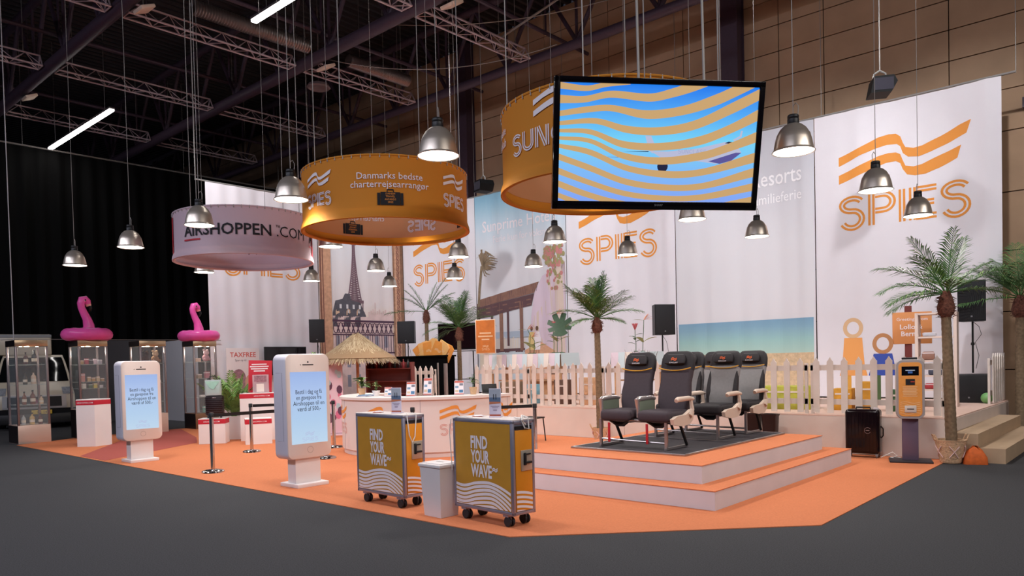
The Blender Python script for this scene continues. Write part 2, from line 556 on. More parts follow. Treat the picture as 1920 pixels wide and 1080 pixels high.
# small floodlights and roof lamps
def flood(x, y, z, label, rz=0):
    t = thing('square_floodlight', label, 'light', (x, y, z), rz, 'square white floodlights')
    mb = MB(); mb.box((0, 0, 0), (.46, .34, .08), 0, T(0, 0, 0, rx=rad(24)), .02); mb.build('lamp_body', mat('flood_white', (226, 200, 180), .5), t)
    mb = MB(); mb.tube([(-.1, 0, .03), (-.1, 0, .3), (.1, 0, .3), (.1, 0, .03)], .015, 6); mb.tube([(0, 0, .3), (0, 0, 12.4 - z)], .01, 5); mb.build('hanger', M_steel_p, t)
def wash(x, y, z, tx, ty, tz, p, size=70):
    ld = bpy.data.lights.new('flood_beam', 'SPOT'); ld.energy = p; ld.spot_size = rad(size); ld.spot_blend = .8; ld.shadow_soft_size = .15; ld.color = (.97, .97, 1.0)
    o = bpy.data.objects.new('flood_beam', ld); COL.objects.link(o); o.location = (x, y, z)
    o.rotation_euler = (Vector((tx, ty, tz)) - Vector((x, y, z))).to_track_quat('-Z', 'Y').to_euler()
for x, tx in ((-17.4, -18.7), (-12.35, -14.5), (-9.0, -10.6), (-5.6, -6.6), (-2.4, -3.4)): wash(x, 12.0, 9.72, tx, 17.3, 4.0, 1750)
wash(-17.4, 7.25, 9.72, -20.5, 12.4, 4.2, 3200)
flood(-17.45, 7.3, 9.8, 'square floodlight at the upper end of the pinkish truss')
flood(-17.4, 12.1, 9.8, 'square floodlight on the truss over the left orange ring')
flood(-12.35, 12.05, 9.8, 'square floodlight at the top edge near the dark column')
flood(-9.0, 12.05, 9.8, 'added square floodlight above the frame, pointed at the banner below the screen')  # this and the next two are unseen floods added to brighten the banners
flood(-5.6, 12.05, 9.8, 'added square floodlight above the frame, pointed at the beach banner')
flood(-2.4, 12.05, 9.8, 'added square floodlight above the frame, pointed at the rightmost banner')
flood(-25.4, 7.2, 9.8, 'small roof lamp at far left above the lit tube')
mb = MB(); mb.lathe([(.02, .1), (.3, .08), (.34, 0), (.3, -.03), (.24, 0), (.02, .02)], 24); mb.tube([(0, 0, .1), (0, 0, 2.6)], .01, 5)
solo('round_diffuser', mb, mat('diffuser_paint', (110, 92, 92), .6), 'round grey air diffuser hanging behind the middle girder', 'air vent', None, (-18.8, 12.8, 9.8))
# electric cables sagging under the roof
def sag(p, q, d, n=14):
    p, q = Vector(p), Vector(q)
    return [p.lerp(q, i / n) - Vector((0, 0, d * 4 * (i / n) * (1 - i / n))) for i in range(n + 1)]
for p, q, d, lb in (((-17.6, 11.9, 10.1), (-12.4, 16, 10.1), .5, 'cable sagging from the middle girder to the wall girder'), ((-15, 12, 10.2), (-9, 16, 10.6), .4, 'cable looping above the left orange ring'),
                    ((-18.6, 5, 10.3), (-17.4, 7.2, 10.1), .3, 'short cable loop near the pinkish truss')):
    mb = MB(); mb.tube(sag(p, q, d), .012, 5); solo('roof_cable', mb, M_wire, lb, 'cable', 'roof cables')
mb = MB(); mb.tube([(-13.6, 15, 10.3), (-7.4, 15.6, 11.9)], .03, 6); mb.tube([(-13.6, 15, 10.3), (-13.6, 15, 12.4)], .01, 5)
solo('roof_pipe', mb, M_wire, 'straight bright conduit rising right in front of the wall', 'pipe')
# black stage floodlights hung on chains before the wall
for x, y, z, rz, lb in ((-4.15, 15.2, 6.6, .5, 'black theatre floodlight hanging on a chain above the rightmost banner'), (-14.5, 15.2, 6.55, -.3, 'black theatre floodlight hanging between the two orange rings')):
    t = thing('theatre_floodlight', lb, 'light', (x, y, z), rz, 'black theatre floodlights')
    mb = MB(); mb.prism([(-.2, -.16), (.16, -.16), (.26, .02), (.2, .14), (-.14, .14)], .42, 0, T(0, .21, 0, rx=pi / 2)); mb.build('lamp_body', mat('soot_black', (8, 8, 9), .6, spec=.2), t)
    mb = MB(); mb.rect(-.17, -.12, .17, .1, 0, T(.02, -.215, 0, rx=pi / 2)); mb.build('lens', mat('flood_glass', (60, 58, 66), .1), t)
    mb = MB(); mb.tube([(-.12, 0, .1), (-.1, 0, .24), (0, 0, .3), (.1, 0, .24), (.12, 0, .1)], .018, 6); mb.tube([(0, 0, .3), (0, 0, 12.4 - z)], .012, 5); mb.build('chain', M_wire, t)
# black drape at the far left
def drape():
    mb = MB(); vs, fs = [], []
    n = 260; zs = [9.03, 8.4, 6, 3, 0.02]
    for i in range(n + 1):
        y = -8 + 26 * i / n
        for k, z in enumerate(zs):
            a = .07 * min(1, .3 + k * .35)
            vs.append((a * sin(i * 1.25) + a * .6 * sin(i * .53 + 1), y, z))
    m = len(zs)
    for i in range(n):
        for k in range(m - 1): fs.append((i * m + k, i * m + k + 1, (i + 1) * m + k + 1, (i + 1) * m + k))
    mb.add(vs, fs, smooth=True)
    t = thing('curtain', 'tall black curtain closing the hall at the far left', 'curtain', (-28.1, 0, 0))
    mb.build('drape_cloth', mat('black_drape', (8, 8, 8), .8, spec=.12), t)
    mb = MB(); mb.tube([(.02, -8, 9.06), (.02, 17.9, 9.06)], .03, 6)
    for y in (-4, 2, 7.7, 13, 17): mb.tube([(.02, y, 9.06), (.02, y, 12.4)], .008, 5)
    mb.build('curtain_rail', M_wire, t)
drape()
# partitions behind the display cases
mb = MB(); mb.box((-25.6, 9.45, 1.3), (.1, 2.1, 2.6)); struct('wall_partition', mb, mat('slate_panel', (74, 72, 76), .7))
mb = MB(); mb.box((-23.3, 10.45, 1.26), (2.3, .08, 2.52)); mb.box((-24.2, 10.5, .05), (.08, .5, .1), 0); mb.box((-22.4, 10.5, .05), (.08, .5, .1), 0)
solo('grey_screen', mb, mat('grey_panel', (168, 166, 172), .6), 'plain pale grey screen panel between two display cases', 'panel', None, (0, 0, 0))

# ------------------------------------------------------------------ carpet, stage, platform
mb = MB(); mb.prism([(-19.3, 4.95), (-4.54, 4.99), (-2.48, 7.06), (-2.5, 12.4), (-16.6, 12.4), (-16.6, 13.8), (-20.5, 13.8), (-20.1, 8.7), (-20.0, 6.4), (-19.6, 5.7)], .008)
solo('stand_carpet', mb, M_orangec, 'orange fair carpet covering the whole stand floor', 'carpet')
mb = MB(); mb.prism([(-15.5, 5.0), (-14.3, 5.02), (-15.9, 7.45), (-17.1, 8.0), (-19.9, 8.9), (-19.9, 7.9)], .004)
solo('carpet_strip', mb, mat('red_carpet', (168, 88, 80), .95, var=.06, scale=60, spec=.08), 'brick red carpet strip crossing the orange floor behind the left phone kiosk', 'carpet', None, (0, 0, .008))
t = thing('stage', 'raised white-fronted stage below the banners', 'stage', (-9.5, 14.85, .009))
mb = MB()
xs = [-16.6 + 2.82 * k for k in range(6)]
for x in xs[:-1]: mb.box((x + 1.41 + 9.5, -2.43, .295), (2.81, .04, .59))
mb.box((7.03, 0, .295), (.04, 4.86, .59))
mb.box((-7.1, 0, .295), (.04, 4.86, .59))
mb.build('stage_skirt', M_cream, t)
mb = MB(); mb.box((-.03, 0, .602), (14.14, 4.9, .02)); mb.build('stage_deck', mat('stage_top', (222, 190, 176), .7, var=.04), t)
t = thing('seat_platform', 'two-step white platform with orange carpet under the airline seats', 'platform', (-5.2, 9.4, .009))
for nm, x0, x1, y0, y1, z0, z1 in (('lower_step', -6.75, -3.56, 7.08, 11.4, 0, .205), ('upper_step', -6.42, -3.87, 7.4, 11.1, .205, .41)):
    mb = MB(); mb.box(((x0 + x1) / 2 + 5.2, (y0 + y1) / 2 - 9.4, (z0 + z1) / 2 - .004), (x1 - x0, y1 - y0, z1 - z0 - .008)); o = mb.build(nm, mat('step_white', (214, 210, 214), .55, var=.03, scale=4), t)
    mb = MB(); mb.box(((x0 + x1) / 2 + 5.2, (y0 + y1) / 2 - 9.4, z1 - .004), (x1 - x0 + .01, y1 - y0 + .01, .008)); mb.build('step_carpet', M_orangec, o)
t = thing('stage_steps', 'beige two-step stair at the right end of the stage', 'steps', (-2.12, 14.3, 0))
mb = MB(); mb.box((.165, 0, .105), (.33, 3.9, .21)); mb.build('lower_step', mat('step_beige', (186, 160, 132), .7, var=.05, scale=5), t)
mb = MB(); mb.box((-.165, 0, .205), (.33, 3.9, .41)); mb.build('upper_step', mat('step_beige', (186, 160, 132)), t)

# ------------------------------------------------------------------ banners
M_fabric = mat('banner_fabric', (226, 221, 226), .75, var=.015, scale=2)
ZT = 6.93
def fold(u, z):
    return .022 * sin(u * 1.9 + .4) + .010 * sin(u * 6.1 + .15 * z) + .008 * sin(u * 13 + .3 * z) + .02 * math.exp(-((u - 3.3) / .12) ** 2)
class Banner:
    def __init__(s, origin, right, wd, label, z0, fab=None, amp=1.0, name='banner'):
        s.M = FR((origin[0], origin[1], 0), right, (0, 0, 1)); s.amp = amp; s.w = wd
        s.t = thing(name, label, 'banner', (0, 0, 0), 0, 'tall hanging banners')
        s.t.matrix_world = s.M
        mb = MB(); vs, fs = [], []
        n = int(wd / .05); zs = [z0 + (ZT - z0) * k / 12 for k in range(13)]
        for i in range(n + 1):
            u = .012 + (wd - .024) * i / n
            for z in zs: vs.append((u, z, amp * fold(u, z)))
        for i in range(n):
            for k in range(12): fs.append((i * 13 + k, (i + 1) * 13 + k, (i + 1) * 13 + k + 1, i * 13 + k + 1))
        mb.add(vs, fs, smooth=True)
        s.sheet = mb.build('banner_fabric', fab or M_fabric, s.t, flat=True)
    def art(s, name, mb, mats, lift=.004, parent=None):
        mb.warp(lambda p: (p.x, p.y, p.z * .5 + lift + s.amp * fold(p.x, p.y)), .06)
        return mb.build(name, mats, parent or s.t, flat=True)
def house(b, u0):
    mb = MB(); waves(mb, u0, 5.0, 2.5); b.art('wave_logo', mb, M_logo)
    mb = MB(); twin(mb, 'SPIES', u0, 4.37, .68, 2.52); b.art('lettering', mb, M_logo)
bl = Banner((-20.57, 10.09), (0, 1, 0), 3.68, 'white banner with orange wave logo on the left side, behind the pink ring', .05)
house(bl, .5)
b1 = Banner((-20.52, 17.3), (1, 0, 0), 3.6, 'white wave logo banner right of the city tower picture', .05)
house(b1, .56)
b3 = Banner((-13.22, 17.3), (1, 0, 0), 3.55, 'white wave logo banner partly hidden below the big screen', .65)
house(b3, .47)
b5 = Banner((-6.11, 17.3), (1, 0, 0), 3.59, 'white wave logo banner at the right end of the wall', .65)
house(b5, .53)

# city picture banner
be = Banner((-20.57, 13.77), (0, 1, 0), 3.52, 'banner picture of an iron tower over city roofs and a balcony', .05,
            ramp_z('city_sky', [(0, (226, 204, 196)), (.42, (238, 214, 188)), (.55, (234, 224, 222)), (.8, (228, 228, 232)), (1, (220, 224, 232))], axis='Y'), amp=.5)
PURP = mat('print_purple', (124, 98, 108), .8)
BRICK = mat('print_brick', (206, 160, 130), .8, var=.16, scale=9)
PIPE = mat('print_brown', (134, 88, 78), .8)
ROOF = mat('print_slate', (92, 90, 98), .8, var=.2, scale=6)
STONE = mat('print_stone', (226, 200, 196), .8, var=.08, scale=5)
PEACH = mat('print_peach', (222, 188, 158), .8, var=.06, scale=5)
def eiffel():
    # tower axis at u=1.4 (seen from the stand), foot 3.75, lattice to 5.95
    mb = MB()
    half = lambda z: .035 + .26 * max(0, (5.7 - z) / 1.95) ** 1.9
    zs = [3.75 + i * .075 for i in range(27)]
    for sg in (-1, 1):
        mb.ribbon([(1.4 + sg * half(z), z) for z in zs], .05)
        mb.ribbon([(1.4 + sg * half(z) * .45, z) for z in zs], .03)
    for i in range(len(zs) - 1):
        a, b = half(zs[i]), half(zs[i + 1])
        mb.ribbon([(1.4 - a, zs[i]), (1.4 + b, zs[i + 1])], .022); mb.ribbon([(1.4 + a, zs[i]), (1.4 - b, zs[i + 1])], .022)
        mb.ribbon([(1.4 - a, zs[i]), (1.4 + a, zs[i])], .02)
    mb.ribbon([(1.4, 5.68), (1.4, 6.15)], .05); mb.rect(1.29, 5.64, 1.51, 5.74); mb.rect(1.0, 3.7, 1.78, 3.8)
    for k in range(9): mb.ribbon([(1.02 + k * .09, 3.35), (1.04 + k * .088, 3.75)], .04)
    mb.rect(.98, 3.3, 1.82, 3.4)
    be.art('tower_print', mb, PURP, .006)
    mb = MB()
    mb.poly([(.5, 3.35), (.62, 3.75), (.9, 3.82), (1.0, 4.0), (1.2, 4.0), (1.25, 3.78), (1.62, 3.72), (1.85, 3.3), (1.9, 2.9), (.5, 2.9)], 0, None, .004)
    be.art('slate_roof_print', mb, ROOF, .009)
    mb = MB()
    mb.rect(.5, .3, 1.95, 3.25); mb.rect(1.95, .3, 3.0, 3.35)
    x = 1.95
    for k in range(11): mb.rect(x + k * .09, 3.3, x + k * .09 + .06, 3.42 + .05 * (k * 7 % 3))
    mb.ribbon([(2.25, 3.4), (2.25, 3.75)], .035)
    for k in range(3): mb.poly(arc(.72 + k * .42, 3.38, .1, .12, 0, 180, 8) + [(.62 + k * .42, 3.28)], 1)
    for k in range(3): mb.rect(.68 + k * .42, 3.36, .76 + k * .42, 3.46, 2)
    for k in range(6):
        for j in range(3): mb.rect(.62 + k * .4, .9 + j * .65, .76 + k * .4, 1.3 + j * .65, 3, None, .004)
    for k in range(4): mb.rect(.78 + k * .26, 3.5, .86 + k * .26, 3.64, 2, None, .006)
    be.art('building_print', mb, [STONE, PEACH, mat('print_pale', (224, 222, 224), .8), mat('print_window', (150, 150, 164), .8)], .011)
    # wrought balcony
    mb = MB()
    mb.rect(.48, 3.06, 3.05, 3.13); mb.rect(.48, 2.62, 3.05, 2.66); mb.rect(.48, 2.0, 3.05, 2.05)
    for k in range(13):
        c = .6 + k * .2
        mb.ribbon(arc(c, 2.86, .09, .17, 0, 360, 16), .03); mb.ribbon(arc(c + .1, 2.95, .05, .07, 0, 360, 10), .024); mb.ribbon(arc(c + .1, 2.76, .05, .06, 0, 360, 10), .024)
        mb.ribbon([(c + .1, 2.05), (c + .1, 2.62)], .026); mb.ribbon([(c, 2.05), (c, 2.62)], .02)
    be.art('balcony_print', mb, mat('print_iron', (84, 58, 78), .8), .017)
    # brick piers and drain pipes at both sides
    mb = MB(); mb.rect(.02, .2, .47, 6.9, 1); mb.rect(3.05, .2, 3.5, 6.9, 1); mb.rect(.02, .2, .1, 6.9); mb.rect(.14, .2, .2, 6.9); mb.rect(3.05, .2, 3.17, 6.9); mb.rect(3.36, .2, 3.48, 6.9)
    be.art('pier_print', mb, [PIPE, BRICK], .02)
    mb = MB(); x = 3.26; z = .6
    while z < 6.8:
        mb.ribbon(arc(x, z, .045, .09, 0, 360, 10), .025); mb.ribbon([(x - .06, z - .1), (x + .06, z + .1)], .02); z += .2
    be.art('scroll_print', mb, PIPE, .024)
    mb = MB(); mb.text('spies', .42, 0, None, at=(2.3, 4.83)); be.art('lettering', mb, M_whitep, .006)
eiffel()

# poolside picture banner
bs = Banner((-16.91, 17.3), (1, 0, 0), 3.68, 'banner picture of a pool terrace with a pavilion and white lettering', .65,
            ramp_z('pool_sky', [(0, (206, 206, 212)), (.45, (214, 214, 220)), (.62, (220, 216, 220)), (.76, (214, 218, 224)), (.86, (192, 210, 222)), (.95, (160, 196, 214)), (1, (138, 184, 208))], axis='Y'))
def pool():
    mb = MB()
    mb.textw('Sunprime Hotels', .5, 3.0, 0, None, .006, at=(1.84, 5.75)); mb.textw('Ferie kun for voksne', .31, 2.23, 0, None, 0, at=(1.9, 5.38))
    bs.art('lettering', mb, M_whitep, .008)
    WOOD = mat('print_wood', (140, 104, 90), .8, var=.12, scale=7)
    WOODD = mat('print_wood_dark', (98, 72, 76), .8)
    mb = MB()
    mb.poly([(.1, 3.62), (2.6, 4.0), (2.42, 3.68), (.1, 3.38)], 0)
    for k in range(34): mb.ribbon([(.12 + k * .072, 3.4 + k * .0097), (.14 + k * .073, 3.62 + k * .0107)], .014, 1)
    mb.poly([(.1, 3.38), (2.42, 3.66), (2.3, 3.3), (1.9, 3.26), (.6, 3.06), (.1, 3.02)], 1)
    mb.ribbon([(.2, 3.3), (2.3, 3.5)], .04, 0); mb.ribbon([(.4, 3.18), (2.3, 3.36)], .03, 0)
    for x, w0, z0 in ((.62, .09, 2.0), (1.0, .15, 1.95), (1.3, .09, 2.1), (1.8, .15, 1.95)): mb.rect(x, z0, x + w0, 3.45, 0 if w0 > .1 else 1)
    mb.rect(.0, 2.5, .16, 3.5, 1)
    bs.art('pavilion_print', mb, [WOOD, WOODD], .012)
    mb = MB()
    mb.poly([(2.42, 3.66), (2.72, 4.15), (3.62, 4.5), (3.62, .7), (2.2, .7), (2.26, 2.9)], 0)
    mb.poly([(2.9, 4.2), (3.62, 4.5), (3.62, .7), (2.9, .7)], 1)
    for k in range(4): mb.poly([(2.34 + k * .15, 1.9), (2.42 + k * .15, 1.9), (2.42 + k * .15, 3.0 + k * .14), (2.34 + k * .15, 2.92 + k * .14)], 1)
    bs.art('house_wall_print', mb, [mat('print_lilac', (216, 196, 210), .8), mat('print_sand', (214, 194, 180), .8)], .009)
    mb = MB()
    mb.rect(.12, 2.35, 2.3, 2.55, 0); mb.poly([(.1, .7), (.1, 1.3), (.7, 1.9), (2.0, 1.95), (2.0, .7)], 1); mb.poly([(2.0, .7), (2.0, 1.95), (2.6, 2.2), (3.2, 1.9), (3.2, .7)], 2)
    mb.poly([(.1, 1.9), (.7, 1.9), (.1, 1.35)], 3); mb.rect(.6, 1.9, 2.0, 2.02, 4)
    for k in range(28): mb.rect(.3 + k * .062, 2.02, .3 + k * .062 + .03, 2.3 + .04 * (k % 3), 3)
    bs.art('pool_print', mb, [mat('print_sea', (172, 184, 200), .8), mat('print_water', (190, 204, 212), .6, var=.1, scale=3), mat('print_terrace', (212, 164, 132), .8, var=.06), mat('print_pebble', (222, 208, 190), .8), WOODD], .01)
    # palm at the left and hanging blossoms at the right
    mb = MB(); r = random.Random(3)
    for k in range(46):
        a = rad(-75 + 190 * r.random()); L = .35 + .4 * r.random()
        mb.ribbon([(.28, 4.72), (.28 + cos(a) * L * .55, 4.78 + sin(a) * L * .6), (.28 + cos(a) * L, 4.7 + sin(a) * L * .55)], [.03, .05, .01])
    mb.ribbon([(.1, 3.4), (.16, 4.0), (.27, 4.7)], .1)
    mb.warp(lambda p: (max(.03, p.x), p.y, p.z)); bs.art('palm_print', mb, mat('print_olive', (136, 116, 92), .8, var=.2, scale=12), .013)
    mb = MB()
    for k in range(150):
        x = 3.0 + .62 * r.random() - .25 * r.random(); z = 5.0 - 1.15 * abs(r.gauss(0, .5)) * (1 if x > 2.95 else .5)
        s = .03 + .035 * r.random(); mb.poly(arc(min(x, 3.58), max(z, 3.75), s, s * 1.2, 0, 360, 6)[:-1], k % 2)
    bs.art('blossom_print', mb, [mat('print_leaf', (158, 150, 104), .8), mat('print_rose', (196, 128, 126), .8)], .014)
    # strolling couple and a sofa
    mb = MB()
    for x, c, sc_ in ((2.28, 0, 1), (2.5, 1, 1.06)):
        mb.poly([(x - .1, 1.95), (x - .13, 2.3), (x - .08, 2.5), (x + .08, 2.5), (x + .13, 2.3), (x + .1, 1.95)], c); mb.poly(arc(x, 2.6, .055, .075, 0, 360, 10)[:-1], 3)
        mb.rect(x - .08, 1.5, x - .02, 1.95, 2); mb.rect(x + .02, 1.5, x + .08, 1.95, 2)
    mb.poly([(2.86, 1.2), (2.86, 1.75), (3.0, 1.85), (3.58, 1.85), (3.58, 1.2)], 3); mb.rect(2.96, 1.6, 3.22, 1.84, 4); mb.rect(3.26, 1.6, 3.54, 1.84, 4); mb.rect(2.9, 1.36, 3.5, 1.52, 4)
    bs.art('figures_print', mb, [mat('print_yellow', (216, 190, 130), .8), M_whitep, mat('print_skin', (186, 138, 112), .8), mat('print_umber', (112, 84, 66), .8), mat('print_cushion', (178, 140, 108), .8)], .016)
pool()

# beach picture banner: plain sea and sand (its costumed figures are left out)
bm_ = Banner((-9.67, 17.3), (1, 0, 0), 3.56, 'banner picture of a pale sky over sea and sand, behind the airline seats', .65, ramp_z('beach_sky', [(0, (222, 218, 222)), (.6, (218, 216, 220)), (1, (196, 196, 204))], axis='Y'))
def beach():
    mb = MB(); mb.rect(.06, 1.62, 3.5, 2.46); bm_.art('sea_print', mb, ramp_z('beach_sea', [(0, (176, 204, 192)), (.45, (154, 194, 192)), (.8, (134, 172, 192)), (1, (126, 164, 190))], axis='Y'), .007)
    mb = MB(); mb.rect(.06, .66, 3.5, 1.66); bm_.art('sand_print', mb, mat('print_beach', (206, 180, 146), .85, var=.18, scale=14), .009)
    mb = MB(); mb.textw('Resorts', .52, 1.2, 0, None, .006, at=(2.66, 5.62)); mb.textw('Familieferie', .34, 1.27, 0, None, 0, at=(2.62, 5.2)); bm_.art('lettering', mb, mat('print_offwhite', (246, 244, 246), .7), .008)
beach()
for a, b, lb in (((-20.6, 17.33), (-2.3, 17.33), 'banner rail along the hall wall side'), ((-20.6, 9.85), (-20.6, 17.3), 'banner rail along the left side')):
    mb = MB(); mb.tube([(*a, ZT + .03), (*b, ZT + .03)], .025, 8)
    L = math.hypot(b[0] - a[0], b[1] - a[1]); n = int(L / 3.6)
    for k in range(n + 1):
        f = k / n; mb.tube([(a[0] + (b[0] - a[0]) * f, a[1] + (b[1] - a[1]) * f, ZT), (a[0] + (b[0] - a[0]) * f, a[1] + (b[1] - a[1]) * f, 12.4)], .008, 5)
    solo('banner_rail', mb, M_wire, lb, 'rail', 'banner rails')

# ------------------------------------------------------------------ round hanging signs
def drum(c, z0, z1, fab, label, lining, R=1.12):
    t = thing('ring_sign', label, 'hanging sign', (c[0], c[1], z0), 0, 'round hanging signs')
    mb = MB(); n = 96; h = z1 - z0
    prof = [(R + .03, -.02), (R + .025, .03), (R, .1), (R, h * .5), (R, h - .03), (R + .006, h)]
    mb.lathe(prof, n, cap=False); mb.build('ring_fabric', fab, t, flat=True)
    mb = MB(); mb.lathe([(R + .025 * cos(a * pi / 4), .012 * 0 + .025 * sin(a * pi / 4) - .0) for a in range(9)], n, cap=False)
    mb.lathe([(R + .015 * cos(a * pi / 4), h + .015 * sin(a * pi / 4)) for a in range(9)], n, cap=False)
    mb.build('ring_tube', fab, t)
    mb = MB(); mb.lathe([(R - .004, .1), (R - .004, h - .03)], n, cap=False); mb.build('ring_lining', lining, t, flat=True)
    for k in range(4):
        a = 2 * pi * k / 4 + .4
        mb = MB(); mb.tube([(R * cos(a), R * sin(a), h), (R * cos(a) * 1.0, R * sin(a), 12.38 - z0)], .006, 5); mb.build('suspension_wire', M_wire, t)
    mb = MB()
    for k in range(60):
        a = 2 * pi * k / 60; mb.tube([((R + .008) * cos(a), (R + .008) * sin(a), h - .035), ((R + .008) * cos(a), (R + .008) * sin(a), h + .012)], .007, 5)
    mb.build('clip_row', M_wire, t)
    def art(name, mb, m, ang, both=True, lift=.01):
        src = list(mb.v)
        fn = lambda s_: (lambda p: ((R + s_) * cos(rad(ang) + p.x / R), (R + s_) * sin(rad(ang) + p.x / R), p.y - z0))
        mb.warp(lambda p: p, .08)
        v = list(mb.v); n0 = len(v); f0 = list(mb.f); m0 = list(mb.m)
        mb.v = [Vector(fn(lift)(p)) for p in v]
        if both:
            mb.add([fn(-lift)(p) for p in v], [tuple(q) for q in f0])
            mb.m = m0 + m0
        return mb.build(name, m, t, flat=True)
    return t, art
OR = mat('orange_fabric', (218, 142, 42), .75, trans=.2)
ORL = mat('peach_lining', (226, 170, 122), .8, trans=.3)
t, art = drum((-8.17, 6.6), 3.45, 4.20, OR, 'orange ring sign with white travel lettering, hanging left of the screen', ORL)
for a in (-88, 14, 112):
    mb = MB(); waves(mb, -.24, 3.83, .48); art('wave_logo', mb, M_whitep, a)
    mb = MB(); twin(mb, 'SPIES', -.24, 3.64, .16, .48); art('lettering', mb, M_whitep, a)
for a in (-36, 66, 168):
    mb = MB(); mb.text('Danmarks bedste', .118, 0, None, .004, at=(0, 3.905)); mb.text('charterrejsearrangør', .118, 0, None, .004, at=(0, 3.80)); art('lettering', mb, M_whitep, a)
    mb = MB(); mb.rect(-.12, 3.58, .12, 3.74); mb.rect(-.16, 3.58, -.125, 3.73); mb.rect(.125, 3.58, .16, 3.73); mb.ribbon([(-.04, 3.735), (-.035, 3.77), (.035, 3.77), (.04, 3.735)], .015)
    art('suitcase_emblem', mb, M_ink, a)
    mb = MB()
    for k, s_ in enumerate(('DANISH', 'TRAVEL', 'AWARDS', '2022')): mb.text(s_, .033, 0, None, .002, at=(0, 3.708 - k * .035))
    art('emblem_text', mb, M_logo, a, True, .013)
PK = mat('pink_fabric', (216, 192, 202), .75, trans=.2)
t, art = drum((-11.96, 6.55), 3.435, 4.17, PK, 'pale pink ring sign with black shop lettering, hanging at the left', PK)
for a in (-27, 93):
    mb = MB(); mb.text('AIRSHOPPEN', .25, 0, None, .016, at=(-.33, 3.72)); mb.text('™', .1, 0, None, at=(.5, 3.83)); art('lettering', mb, M_ink, a, True)
    mb = MB(); mb.text('.COM', .25, 0, None, -.004, at=(.78, 3.72)); art('lettering', mb, M_ink, a)
    mb = MB(); mb.rect(-1.07, 3.645, -.73, 3.67); art('underline', mb, M_red, a)
for a in (-115, 57):
    mb = MB(); mb.rect(-.2, 3.5, .2, 4.1); art('red_panel', mb, M_red, a)
t, art = drum((-4.45, 6.59), 3.365, 4.16, OR, 'orange ring sign with white airline lettering, behind the hanging screen', ORL)
for a in (-76, 104):
    mb = MB(); waves(mb, -.36, 3.82, .66); art('wave_logo', mb, M_whitep, a)
    mb = MB(); twin(mb, 'SUNCLASS', -.7, 3.62, .19, 1.4); art('lettering', mb, M_whitep, a)
    mb = MB(); mb.text('AIRLINES', .13, 0, None, .004, at=(.2, 3.5)); art('lettering', mb, M_whitep, a)
mb = MB(); mb.text('danske\nselskab', .12, 0, None, .003, at=(-.27, 3.9)); art('lettering', mb, M_whitep, -116)

